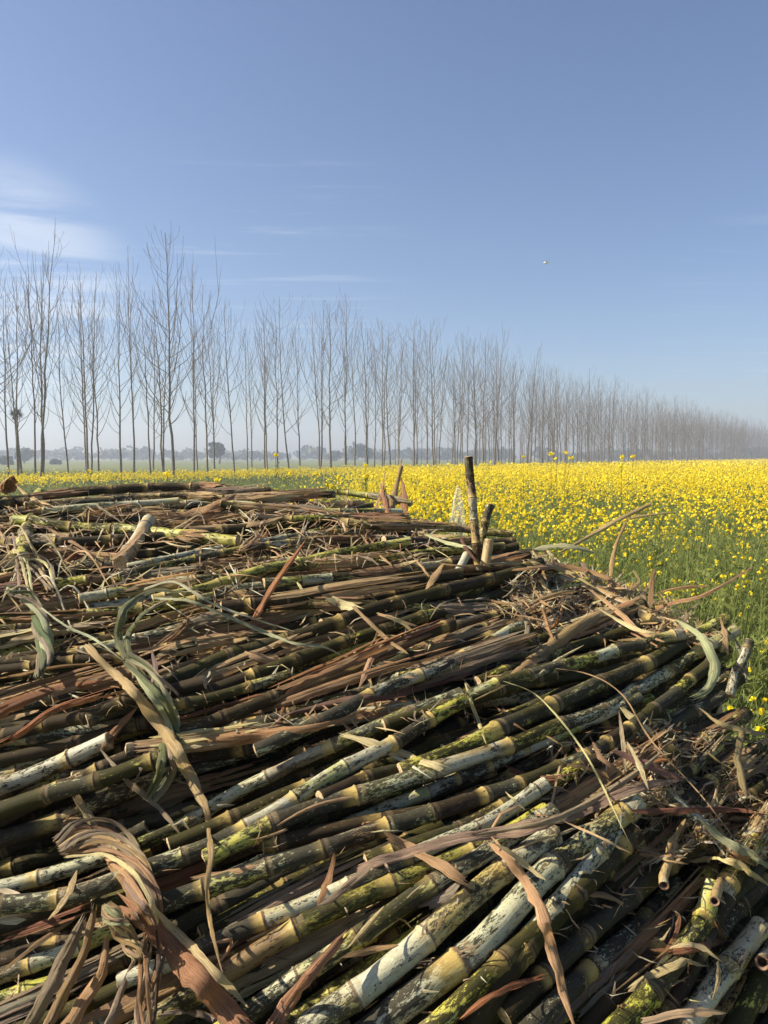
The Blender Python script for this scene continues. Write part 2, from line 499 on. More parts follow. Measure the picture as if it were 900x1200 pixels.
DF = tps_fit(CP[:, :2], 1 / CP[:, 2])
G = 4
U0, U1, V0, V1 = -300, 1100, 560, 1480
gu = np.arange(U0, U1 + G, G); gv = np.arange(V0, V1 + G, G)
GU, GV = np.meshgrid(gu, gv)
GD = 1 / np.clip(tps_eval(DF, np.stack([GU, GV], -1)), .25, 2)
def bil(A, u, v):
    x = np.clip((np.asarray(u, float) - U0) / G, 0, len(gu) - 1.001); y = np.clip((np.asarray(v, float) - V0) / G, 0, len(gv) - 1.001)
    i = x.astype(int); j = y.astype(int); fx = x - i; fy = y - j
    if A.ndim == 3: fx = fx[..., None]; fy = fy[..., None]
    return (A[j, i] * (1 - fx) * (1 - fy) + A[j, i + 1] * fx * (1 - fy) + A[j + 1, i] * (1 - fx) * fy + A[j + 1, i + 1] * fx * fy)
GS = at(GU, GV, GD)
dSu = np.gradient(GS, axis=1) / G; dSv = np.gradient(GS, axis=0) / G
GN = unit(np.cross(dSu, -dSv)); GN = np.where(GN[..., 2:] < 0, -GN, GN)
LV = np.linalg.norm(dSv, axis=2)           # metres per px down the slope
LU = np.linalg.norm(dSu, axis=2)
ray = unit(GS - CAM)
SINV = np.clip(-np.sum(ray * GN, axis=2), .12, 1)   # grazing factor

MASK = [(-300, 592), (0, 584), (60, 579), (260, 576), (400, 580), (470, 602), (540, 618), (600, 640), (640, 655), (700, 672), (760, 698), (858, 735), (878, 762), (880, 858), (960, 885), (1100, 925), (1100, 1480), (-300, 1480)]
def inside(u, v, poly=MASK):
    u = np.asarray(u, float); v = np.asarray(v, float)
    r_ = np.zeros(u.shape, bool)
    n = len(poly)
    for i in range(n):
        x1, y1 = poly[i]; x2, y2 = poly[(i + 1) % n]
        c = ((y1 > v) != (y2 > v)) & (u < (x2 - x1) * (v - y1) / ((y2 - y1) + 1e-9) + x1)
        r_ ^= c
    return r_

# ------------------------------------------------------------------ canes read off the photograph: (name-look, points, diameter px, (soot, yellow, wax), label)
TC = [
 ([(-60, 600), (10, 590), (60, 580), (110, 575), (200, 571), (262, 573), (330, 580)], 12, (.5, .0, .2), 'dark brown cane forming the top ridge of the heap at the left'),
 ([(30, 592), (130, 585), (200, 581), (262, 583)], 9, (.3, .1, .2), 'thin brown cane just under the ridge cane at the left'),
 ([(50, 598), (90, 595), (150, 591), (210, 587)], 9, (.25, .6, .7), 'pale grey-green short cane second below the ridge at the left'),
 ([(-70, 640), (60, 636), (130, 633), (220, 626), (300, 618)], 13, (.75, .2, .2), 'blackened cane running under the yellow-green cut cane at upper left'),
 ([(16, 610), (45, 613), (85, 617), (130, 621), (175, 623), (250, 632), (280, 634)], 15, (.25, .9, .3), 'yellow-green cane with a pale cut end at the upper left corner of the heap'),
 ([(395, 576), (440, 582), (482, 590)], 8, (.1, .9, .2), 'slim green cane at the back crest beside the brown upright stubs'),
 ([(300, 607), (340, 609), (400, 607), (480, 610)], 10, (.5, .7, .2), 'dark green cane behind the pale cut cane end near the crest'),
 ([(250, 592), (290, 592), (332, 598), (400, 600), (470, 600)], 10, (.2, .6, .5), 'grey-green cane stub under the brown sheath at the crest'),
 ([(150, 664), (200, 654), (240, 646), (290, 638), (340, 629), (400, 623), (480, 620), (540, 620)], 8, (.25, .4, .9), 'long slim silvery cane highest across the upper middle of the heap'),
 ([(140, 674), (200, 661), (245, 651), (300, 641), (360, 634), (430, 632), (500, 634)], 9, (.45, .8, .6), 'long slim green-and-silver cane directly below the highest silvery one'),
 ([(180, 690), (260, 672), (330, 658), (400, 648), (470, 640), (560, 632)], 9, (.3, .0, .3), 'reddish brown slim cane across the upper middle'),
 ([(400, 612), (440, 616), (520, 618), (600, 626)], 10, (.35, .2, .2), 'brown cane with pale sawn end facing the camera near the crest'),
 ([(450, 634), (520, 636), (560, 637), (603, 634)], 11, (.9, .0, .1), 'blackened cane end sticking out past the upright stalk on the right'),
 ([(440, 652), (510, 650), (570, 648), (606, 640)], 12, (.85, .2, .3), 'black cane with cracked tip below the upright stalk'),
 ([(310, 668), (350, 664), (430, 657), (500, 648), (590, 640)], 11, (.4, .5, .4), 'brown and yellow cane ending near the short tan stub'),
 ([(180, 703), (235, 690), (270, 679), (318, 665), (350, 659), (400, 648), (480, 634)], 12, (.15, .35, .1), 'purple-red cane with one bright green joint at upper centre'),
 ([(310, 684), (355, 680), (410, 676), (480, 667), (560, 656)], 13, (.35, .6, .8), 'grey-green cane with a tan joint above the orange leaf'),
 ([(260, 712), (340, 703), (400, 692), (480, 682), (540, 672)], 16, (.9, .1, .2), 'thick black cane behind the curled straw leaf'),
 ([(-80, 700), (0, 690), (70, 682), (150, 678), (230, 668)], 12, (.6, .3, .2), 'dark cane at left passing above the twisted green leaf tie'),
 ([(-60, 730), (0, 725), (70, 722), (160, 714), (250, 700)], 14, (.5, .5, .3), 'brown-green cane at left behind the green leaf tie'),
 ([(-60, 790), (20, 784), (80, 775), (150, 770), (230, 752)], 15, (.85, .2, .3), 'sooty cane at left crossing below the hanging green leaf rope'),
 ([(-80, 872), (0, 862), (100, 838), (160, 818), (240, 800)], 19, (1, .0, .1), 'soot-black cane at left under the orange sheaths'),
 ([(-60, 905), (10, 890), (80, 872), (160, 850), (240, 830)], 18, (1, .1, .1), 'black cane just above the short silver-grey one at left'),
 ([(150, 812), (200, 797), (268, 769), (300, 760), (375, 737), (440, 713), (490, 700), (540, 687), (600, 672), (634, 660)], 18, (.85, .4, .2), 'thick blackened cane with yellow tinges running up to the leaf litter, upper of two'),
 ([(215, 822), (300, 791), (350, 772), (390, 758), (450, 738), (500, 722), (560, 706), (600, 691), (645, 680)], 17, (.75, .6, .2), 'thick black-and-olive cane, lower of the two under the straw curl'),
 ([(205, 826), (240, 820), (300, 802), (340, 790)], 14, (.6, .6, .3), 'short dark olive cane with pale ring right of the green leaf tie'),
 ([(300, 880), (383, 841), (460, 803), (525, 778), (590, 743), (640, 720), (668, 707)], 16, (.4, .4, .9), 'silver cane turning black past its joint in the middle of the heap'),
 ([(420, 770), (500, 745), (580, 722), (650, 703)], 13, (.6, .1, .2), 'dull brown cane between the black pair and the silver middle cane'),
 ([(330, 905), (420, 868), (500, 838), (600, 805), (650, 790)], 17, (.8, .4, .2), 'blackish cane half hidden above the long grey-green pair'),
 ([(450, 850), (540, 822), (620, 800), (700, 790), (750, 780)], 15, (.8, .6, .1), 'dark olive cane between two bright canes at right centre'),
 ([(520, 880), (600, 852), (680, 822), (740, 800), (790, 785)], 15, (1, .2, .1), 'black cane in the gap under the yellow-jointed cane at right'),
 ([(0, 920), (30, 911), (80, 891), (128, 868)], 22, (.3, .1, 1.0), 'short silver-white cane at the left edge below the black ones'),
 ([(-50, 965), (0, 950), (60, 931), (110, 915), (165, 897), (188, 890)], 22, (.75, .5, .5), 'black cane with ochre patches at the left edge, middle of three'),
 ([(-60, 1003), (0, 984), (75, 958), (140, 930), (200, 908)], 22, (.55, .1, .5), 'dull brown-grey cane at the left edge, lowest of three'),
 ([(-60, 1052), (0, 1040), (60, 1024), (140, 1000), (215, 966), (265, 935), (320, 908), (390, 873), (470, 840), (540, 812)], 18, (.2, .6, .75), 'grey-green cane with tan joints passing right above the brown leaf knot'),
 ([(560, 800), (640, 770), (700, 750), (770, 730)], 15, (.6, .6, .2), 'olive cane leading under the leaf litter at the right shoulder'),
 ([(-50, 1066), (0, 1062), (60, 1054), (120, 1038), (180, 1015), (280, 976), (380, 914), (467, 867), (540, 822), (600, 797), (670, 778), (770, 750), (800, 744)], 20, (.35, .65, .55), 'long yellow-to-grey cane from the left edge through the knot to the right shoulder'),
 ([(470, 905), (540, 878), (590, 853), (660, 820), (730, 790), (775, 768), (850, 726)], 21, (.55, .8, .3), 'olive-yellow cane with knobbly joints ending at the right tip, upper one'),
 ([(240, 1005), (290, 981), (378, 943), (500, 907), (600, 871), (688, 839), (735, 816), (800, 776), (862, 738)], 21, (.35, .8, .6), 'long bright cane, silver then lime green, reaching the far right tip'),
 ([(430, 1010), (500, 985), (580, 950), (640, 920), (700, 890)], 19, (.7, .5, .3), 'dark green cane in the shaded gap right of centre'),
 ([(150, 1080), (200, 1055), (265, 1033), (335, 1010), (427, 978), (520, 948), (600, 922), (678, 891), (722, 864), (775, 825), (835, 775)], 21, (.55, .7, .6), 'long mottled cane, black in the middle and lime green at its right end'),
 ([(140, 1150), (200, 1128), (260, 1100), (312, 1078), (400, 1042), (500, 995), (570, 965), (640, 918)], 20, (.35, .2, 1.0), 'blue-grey waxy cane under the long brown sheath'),
 ([(150, 1215), (225, 1165), (300, 1118), (375, 1075), (450, 1038), (560, 995), (640, 950)], 27, (.35, .9, .0), 'thick olive-green cane low in the front of the heap'),
 ([(250, 1215), (345, 1150), (440, 1083), (480, 1055), (535, 1020), (610, 975), (650, 950)], 24, (.4, .4, .8), 'grey-white and pink-jointed cane in the lower middle'),
 ([(300, 1225), (400, 1155), (470, 1108), (540, 1055), (600, 1015)], 22, (.3, .95, .0), 'yellow-green cane lying under the white thick cane'),
 ([(640, 985), (700, 950), (740, 920), (790, 880)], 20, (.8, .3, .2), 'dark cane vanishing under the leaf litter at right'),
 ([(545, 1215), (600, 1132), (650, 1072), (700, 1020), (745, 975)], 33, (.8, .6, .1), 'thick black-green cane in shadow at the bottom centre right'),
 ([(590, 1190), (680, 1102), (740, 1050), (800, 1000), (830, 975)], 26, (.8, .4, .5), 'blackish cane with grey patches, third from the big white one'),
 ([(610, 1215), (700, 1128), (750, 1082), (792, 1035)], 24, (.6, .3, .8), 'dark cane with a white frosted joint low on the right'),
 ([(470, 1240), (560, 1155), (640, 1080), (690, 1030)], 28, (.6, .8, .2), 'olive cane squeezed between the thickest cane and the shadow'),
 ([(620, 1100), (655, 1060), (700, 1002), (730, 962), (757, 935)], 26, (.25, .2, 1.0), 'silver cane standing steeply right of the thickest canes'),
 ([(330, 1228), (370, 1197), (430, 1156), (485, 1112), (542, 1060), (600, 1012), (650, 978)], 38, (.25, .2, 1.0), 'thick chalk-white cane at the bottom centre, left of the thickest one'),
 ([(400, 1240), (450, 1195), (508, 1150), (565, 1105), (635, 1028), (690, 985), (718, 962), (745, 940)], 44, (.28, .5, .8), 'thickest cane, mottled white and olive, running up from the bottom centre'),
 ([(660, 1240), (720, 1170), (765, 1120), (795, 1075)], 24, (.85, .1, .3), 'black cane left of the pale mottled one at bottom right'),
 ([(750, 1230), (800, 1150), (830, 1090), (850, 1050)], 26, (.9, .1, .4), 'black cane between the two pale canes at bottom right'),
 ([(700, 1228), (730, 1197), (788, 1132), (820, 1082), (836, 1038)], 29, (.35, .6, .75), 'pale mottled cane at bottom right with a straw strip across it'),
 ([(780, 1235), (800, 1205), (830, 1165), (865, 1120), (892, 1084)], 30, (.3, .1, .9), 'pinkish white cane with a sawn brown end at the bottom right'),
 ([(840, 1240), (865, 1200), (890, 1150), (925, 1100)], 28, (.7, .5, .3), 'dark yellowish cane cut by the right edge of the picture near the bottom'),
 ([(840, 1060), (868, 1008), (900, 960), (930, 920)], 24, (.5, .3, .7), 'mottled grey cane at the right edge under the straw tuft'),
 ([(760, 915), (778, 931), (820, 966), (862, 1002)], 18, (.2, .8, .6), 'short cane slanting down to the right, against the others, with an orange joint'),
]

# ------------------------------------------------------------------ flow field from the traced canes
fx, fa = [], []
for pts, *_ in TC[:-1]:
    q, _l = smooth_path(np.array(pts, float), 25.0)
    d = np.gradient(q, axis=0)
    for p, dd in zip(q, d):
        fx.append(p); fa.append(math.atan2(dd[1], dd[0]))
fx = np.array(fx); fa = np.array(fa)
def flow_(u, v):
    d2 = ((fx - (u, v)) ** 2).sum(1)
    w = 1 / (d2 + 900) ** 1.3
    return float((w * fa).sum() / w.sum())

FG = np.array([[flow_(u_, v_) for u_ in range(-300, 1121, 20)] for v_ in range(540, 1501, 20)])
def flow(u, v):
    x = min(max((u + 300) / 20, 0), FG.shape[1] - 1.01); y = min(max((v - 540) / 20, 0), FG.shape[0] - 1.01)
    i = int(x); j = int(y); a = x - i; b = y - j
    return float((FG[j, i] * (1 - a) + FG[j, i + 1] * a) * (1 - b) + (FG[j + 1, i] * (1 - a) + FG[j + 1, i + 1] * a) * b)

# ------------------------------------------------------------------ pile the canes up
H = np.full(GU.shape, -.17)
def foot(u, v, du, dv, r):
    """grid cells under one slice of a cane"""
    i = (u - U0) / G; j = (v - V0) / G
    ii = int(np.clip(round(i), 0, len(gu) - 1)); jj = int(np.clip(round(j), 0, len(gv) - 1))
    return ii, jj, LV[jj, ii]

def cane_cells(px, r):
    """cells covered by a cane lying along px polyline (n,2): per sample lateral offsets -> cell idx, lateral fraction"""
    t = unit(np.gradient(px, axis=0))
    nrm = np.stack([-t[:, 1], t[:, 0]], 1)
    lu = bil(LU, px[:, 0], px[:, 1]); lv = bil(LV, px[:, 0], px[:, 1])
    m = np.sqrt((nrm[:, 0] * lu) ** 2 + (nrm[:, 1] * lv) ** 2)
    fr = np.array([-.95, -.6, -.25, .0, .25, .6, .95])
    off = (r * fr[None, :] / m[:, None])[..., None] * nrm[:, None, :]
    q = px[:, None, :] + off
    ii = np.clip(np.round((q[..., 0] - U0) / G).astype(int), 0, len(gu) - 1)
    jj = np.clip(np.round((q[..., 1] - V0) / G).astype(int), 0, len(gv) - 1)
    bump = r * np.sqrt(1 - fr ** 2)
    return ii, jj, bump

def rest(px, r):
    ii, jj, b = cane_cells(px, r)
    req = (H[jj, ii] + b[None, :] * 1.0).max(1)     # centre height so that the underside clears
    n = len(req)
    x = np.linspace(-1, 1, n)
    k = max(1, n // 6)
    ker = np.ones(2 * k + 1) / (2 * k + 1)
    sm = np.convolve(np.pad(req, k, mode='edge'), ker, 'valid')
    A = np.stack([np.ones(n), x], 1)
    c, *_ = np.linalg.lstsq(A, req, rcond=None)
    line = A @ c
    h = .5 * line + .5 * sm
    h += np.percentile(req - h, 72)
    return h, ii, jj, b

def settle(ii, jj, b, h):
    top = h[:, None] + b[None, :]
    np.maximum.at(H, (jj, ii), top)
    np.maximum.at(H, (np.clip(jj + 1, 0, H.shape[0] - 1), ii), top - .002)

INS = inside(GU, GV)
def trace(u, v, length, jit):
    """follow the flow field both ways from u, v until the cane is long enough or leaves the heap"""
    out = [(u, v)]
    for sg in (1, -1):
        x, y = u, v; got = 0; L = length * (.5)
        a0 = flow(x, y) + jit
        while got < L:
            a = .6 * a0 + .4 * (flow(x, y) + jit)
            a0 = a
            st = 12
            nx, ny = x + sg * st * math.cos(a), y + sg * st * math.sin(a)
            if nx < -290 or nx > 1090 or ny > 1470 or ny < V0 + 4: break
            jn, in_ = int((ny - V0) / G), int((nx - U0) / G)
            if not INS[jn, in_]: break
            got += math.hypot((nx - x) * LU[jn, in_], (ny - y) * LV[jn, in_])
            x, y = nx, ny
            if sg > 0: out.append((x, y))
            else: out.insert(0, (x, y))
    return np.array(out)

area = (LU * LV) * inside(GU, GV)
cdf = np.cumsum(area.ravel()); cdf /= cdf[-1]
canes = []      # dicts: path(world), r, var, kind
fr_ = np.random.default_rng(5)
def pick():
    k = int(np.searchsorted(cdf, fr_.uniform())); return GU.ravel()[k] + fr_.uniform(-2, 2), GV.ravel()[k] + fr_.uniform(-2, 2)
NF = 600
for c in range(NF):
    best = None
    for _ in range(7):
        u, v = pick()
        r = fr_.uniform(.0105, .0150)
        px = trace(u, v, fr_.uniform(1.0, 2.2), fr_.normal(0, .085))
        if len(px) < 5: continue
        q, _l = smooth_path(px, 9.0)
        h, ii, jj, b = rest(q, r)
        e1 = ((q[:, 0] - 185) / 95) ** 2 + ((q[:, 1] - 950) / 48) ** 2 < 1
        e2 = ((q[:, 0] - 90) / 120) ** 2 + ((q[:, 1] - 868) / 22) ** 2 < 1
        if (e1 | e2).any() and h[e1 | e2].max() > -.045: continue
        sc = h.mean() + .25 * h.max()
        if best is None or sc < best[0]: best = (sc, q, h, ii, jj, b, r)
    if best is None: continue
    sc, q, h, ii, jj, b, r = best
    if h.mean() > .012: continue
    settle(ii, jj, b, h)
    w = bil(GS, q[:, 0], q[:, 1]) + bil(GN, q[:, 0], q[:, 1]) * h[:, None]
    soot = fr_.choice([.3, .55, .75, .95], p=[.2, .25, .3, .25]); yel = fr_.choice([0, .3, .6, .9], p=([.5, .2, .15, .15] if float(q[:, 1].mean()) < 740 else [.22, .26, .26, .26])); wax = fr_.choice([.1, .3, .6, .9], p=[.3, .3, .25, .15])
    canes.append(dict(path=w, r=r, var=(soot, yel, wax), label=None))
print('fill canes', len(canes), 'H mean', float(H[inside(GU, GV)].mean()))
for pts, dia, var, label in TC:
    q, _l = smooth_path(np.array(pts, float), 8.0)
    d = bil(GD, q[:, 0], q[:, 1])
    if dia > 24: dia = 24 + (dia - 24) * .62
    r = dia / 2 / FPX * float(np.median(d)) * .95
    h, ii, jj, b = rest(q, r)
    h = np.clip(h, -.02, .045)
    settle(ii, jj, b, h)
    d2 = d - h / np.maximum(bil(SINV, q[:, 0], q[:, 1]), .28)
    d2 = np.convolve(np.pad(d2, 4, mode='edge'), np.ones(9) / 9, 'valid')
    w = at(q[:, 0], q[:, 1], d2)
    canes.append(dict(path=w, r=r * float(np.median(d2 / d)), var=var, label=label))

# who shows?  a small z-buffer
ZB = np.full((400, 300), 1e9); ID = np.full((400, 300), -1)
for k, c in enumerate(canes):
    P, _l = smooth_path(c['path'], .012)
    x, y, d = proj(P)
    rp = c['r'] * FPX / d / 3
    for a, b_, dd, rr in zip(x / 3, y / 3, d, rp):
        i0, i1 = int(a - rr), int(a + rr) + 1; j0, j1 = int(b_ - rr), int(b_ + rr) + 1
        if i1 < 0 or j1 < 0 or i0 >= 300 or j0 >= 400: continue
        i0 = max(i0, 0); j0 = max(j0, 0)
        z = ZB[j0:j1, i0:i1]; m = z > dd - c['r'] * .6
        z[m] = dd - c['r'] * .6
        ID[j0:j1, i0:i1][m] = k
cnt = np.bincount(ID[ID >= 0], minlength=len(canes))
order = [k for k in np.argsort(-cnt) if cnt[k] >= 14 or canes[k]['label']]
order = set(order[:292])
cenY, cenX = np.mgrid[0:400, 0:300]
def look(var):
    s, y, w = var
    if s > .85: a = 'soot-blackened'
    elif s > .65: a = 'dark mottled'
    elif s > .45: a = 'black-spotted'
    else: a = 'clean'
    if w > .75: b_ = 'silver-grey'
    elif y > .75: b_ = 'yellow-green'
    elif y > .45: b_ = 'olive'
    elif w > .45: b_ = 'grey-brown'
    else: b_ = 'brown'
    return a + ' ' + b_
def zone(x, y):
    if y < 605: r_ = 'on the back ridge'
    elif y < 650: r_ = 'in the upper bundle'
    elif y < 710: r_ = 'below the upper bundle'
    elif y < 790: r_ = 'above the middle of the heap'
    elif y < 880: r_ = 'across the middle of the heap'
    elif y < 970: r_ = 'under the long bright canes'
    elif y < 1080: r_ = 'in the shaded front face'
    else: r_ = 'near the bottom of the heap'
    if x < 160: c_ = 'by the left leaf ties' if y > 640 else 'at the far left'
    elif x < 330: c_ = 'left of centre'
    elif x < 520: c_ = 'at the centre'
    elif x < 700: c_ = 'right of centre'
    else: c_ = 'by the right-hand litter'
    return r_ + ' ' + c_
stack = Buf()
GROUPC = 'sugarcane stalks piled in the heap'
for k, c in enumerate(canes):
    if k in order:
        b_ = Buf()
        cane_into(b_, c['path'], c['r'], c['var'], sides=14 if c['r'] > .014 else 12, lint=c['r'] * (6.2 + (k * 37 % 50) / 9), cr=np.random.default_rng(k + 7))
        o = b_.build('sugarcane', [M_CANE, M_PITH])
        lab = c['label']
        if not lab:
            m = ID == k
            lab = look(c['var']) + ' cane ' + zone(float(cenX[m].mean()) * 3, float(cenY[m].mean()) * 3)
        tag(o, lab, 'sugarcane', GROUPC)
    else:
        cane_into(stack, c['path'], c['r'], c['var'], sides=8, lo=True, lint=c['r'] * (6.2 + (k * 37 % 50) / 9), cr=np.random.default_rng(k + 7))

# the rest of the heap: body down to the ground with more canes along its back, front and side
sub = (slice(None, None, 6), slice(None, None, 6))
ok = inside(GU, GV)
BS = (GS - GN * .15)[sub]; okb = ok[sub]
nj, ni = okb.shape
idx = np.arange(nj * ni).reshape(nj, ni)
fc = []
for j in range(nj - 1):
    for i in range(ni - 1):
        if okb[j, i] and okb[j + 1, i] and okb[j, i + 1] and okb[j + 1, i + 1]:
            fc.append((idx[j, i], idx[j + 1, i], idx[j + 1, i + 1], idx[j, i + 1]))
fc = np.array(fc)
BV = BS.reshape(-1, 3) + np.random.default_rng(2).normal(0, .006, (nj * ni, 3))
edges = {}
for f in fc:
    for a, b_ in ((f[0], f[1]), (f[1], f[2]), (f[2], f[3]), (f[3], f[0])):
        key = (min(a, b_), max(a, b_)); edges[key] = edges.get(key, []) + [(a, b_)]
sk = [e[0] for e in edges.values() if len(e) == 1]
N = len(BV)
z0 = BV.copy(); z0[:, 2] = 0.0
cxy = BV[np.unique(fc)].mean(0)
z0[:, :2] = cxy[:2] + (z0[:, :2] - cxy[:2]) * 1.04
sf = np.array([(b_, a, a + N, b_ + N) for a, b_ in sk])
VV = np.vstack([BV, z0])
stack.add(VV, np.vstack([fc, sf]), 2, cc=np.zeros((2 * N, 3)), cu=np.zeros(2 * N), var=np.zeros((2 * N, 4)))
br = np.random.default_rng(31)
back = [(u, v) for u, v in MASK if 560 < v < 760 and u < 900]
bw = np.array([bil(GS, u, v) for u, v in back])
bx = np.argsort(bw[:, 0])
for k in range(150):
    dz = .05 + 1.4 * (k // 5) / 30
    x0 = br.uniform(-1.3, -.2); x1 = x0 + br.uniform(1.0, 1.8)
    xs = np.linspace(x0, min(x1, .72), 6)
    yb = np.interp(xs, bw[bx, 0], bw[bx, 1]); zb = np.interp(xs, bw[bx, 0], bw[bx, 2])
    z = np.maximum(zb - dz + br.normal(0, .01), .03)
    y = yb - .06 + .10 * dz + br.normal(0, .015)
    cane_into(stack, np.stack([xs, y, z], 1), br.uniform(.013, .017), (br.uniform(.3, 1), br.uniform(0, 1), br.uniform(0, .9)), sides=8, lo=True, cr=br)
BO = BV[np.unique(fc)]
ymid = BO[:, 1].mean()
fxs = np.linspace(BO[:, 0].min(), BO[:, 0].max(), 26)
fy = []; fz = []
for xq in fxs:
    m = np.abs(BO[:, 0] - xq) < .07
    j = np.argmin(np.where(m, BO[:, 1], 9)); fy.append(BO[j, 1]); fz.append(BO[j, 2])
fy = np.array(fy); fz = np.array(fz)
for lev in range(44):
    for half in (0, 1):
        xs = np.linspace(fxs[0] + (0 if half == 0 else 1.05) + br.uniform(-.15, .1), fxs[0] + (1.15 if half == 0 else fxs[-1] - fxs[0]) + br.uniform(-.05, .12), 9)
        xs = np.clip(xs, fxs[0] - .1, fxs[-1] + .1)
        zt = np.interp(xs, fxs, fz) * (1 - lev / 44) + .02 + br.normal(0, .006)
        y = np.interp(xs, fxs, fy) - .02 + br.normal(0, .012)
        y = cxy[1] + (y - cxy[1]) * (1 + .04 * (1 - zt / 1.2))
        cane_into(stack, np.stack([xs, y, zt], 1), br.uniform(.014, .018), (br.uniform(.4, 1), br.uniform(0, 1), br.uniform(0, .9)), sides=8, lo=True, cr=br)
for yq in np.arange(BO[:, 1].min() + .02, BO[:, 1].max(), .034):
    m = np.abs(BO[:, 1] - yq) < .06
    if not m.any(): continue
    j = np.argmax(np.where(m, BO[:, 0], -9)); xr, zr = BO[j, 0], BO[j, 2]
    for zq in np.arange(.02, zr + .05, .034):
        L = br.uniform(.02, .12); q0 = np.array([xr - .22, yq + br.normal(0, .006), zq + br.normal(0, .006)])
        cane_into(stack, np.stack([q0, q0 + (.25 + L, br.normal(0, .02), br.normal(0, .012))]), br.uniform(.013, .017), (br.uniform(.4, 1), br.uniform(0, 1), br.uniform(0, .9)), sides=8, lo=True, cr=br)
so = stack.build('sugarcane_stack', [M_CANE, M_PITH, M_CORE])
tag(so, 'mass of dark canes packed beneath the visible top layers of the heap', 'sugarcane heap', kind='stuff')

# ------------------------------------------------------------------ dry leaves
def hdepth(u, v, lift):
    """depth of the heap's present top (plus lift) seen at u,v"""
    d = bil(GD, u, v); h = bil(Hs, u, v) + lift
    return d - h / np.maximum(bil(SINV, u, v), .28)
def boxblur(A, k):
    p = np.pad(A, k, mode='edge'); c = np.cumsum(np.cumsum(p, 0), 1); c = np.pad(c, ((1, 0), (1, 0)))
    n = 2 * k + 1
    return (c[n:, n:] - c[:-n, n:] - c[n:, :-n] + c[:-n, :-n]) / n / n
Hs = np.clip(boxblur(H, 2), -.05, .06) + .004

GROUPL = 'dry cane leaves lying on the heap'
def leaf(pts, wpx, tint, label, lift=.012, ends=None, name='dry_leaf', group=GROUPL, mat=None, buf=None, **kw):
    """pts px; lift metres above the canes (scalar or list)"""
    p = np.array(pts, float)
    l = np.full(len(p), lift) if np.isscalar(lift) else np.array(lift, float)
    q, _l = smooth_path(np.column_stack([p, l]), 7.0)
    d = hdepth(q[:, 0], q[:, 1], q[:, 2])
    k = min(5, len(d) // 2 * 2 - 1)
    if k >= 3: d = np.convolve(np.pad(d, k // 2, mode='edge'), np.ones(k) / k, 'valid')
    w = at(q[:, 0], q[:, 1], d)
    width = wpx * (.82 if wpx < 30 else .9) / FPX * float(np.median(d))
    nn = bil(GN, q[:, 0], q[:, 1])
    nn = unit(nn * .6 + unit(CAM - w) * .6)
    b_ = buf or Buf()
    ns_ = kw.pop('split', 0)
    if ns_: split_into(b_, w, width, tint, normal=nn, curl=kw.get('curl', .8), lr=kw.get('lr'), parts=ns_)
    else: ribbon_into(b_, w, width, tint, normal=nn, **kw)
    if buf is None:
        o = b_.build(name, [mat or M_LEAF])
        tag(o, label, 'leaf', group)
        return o

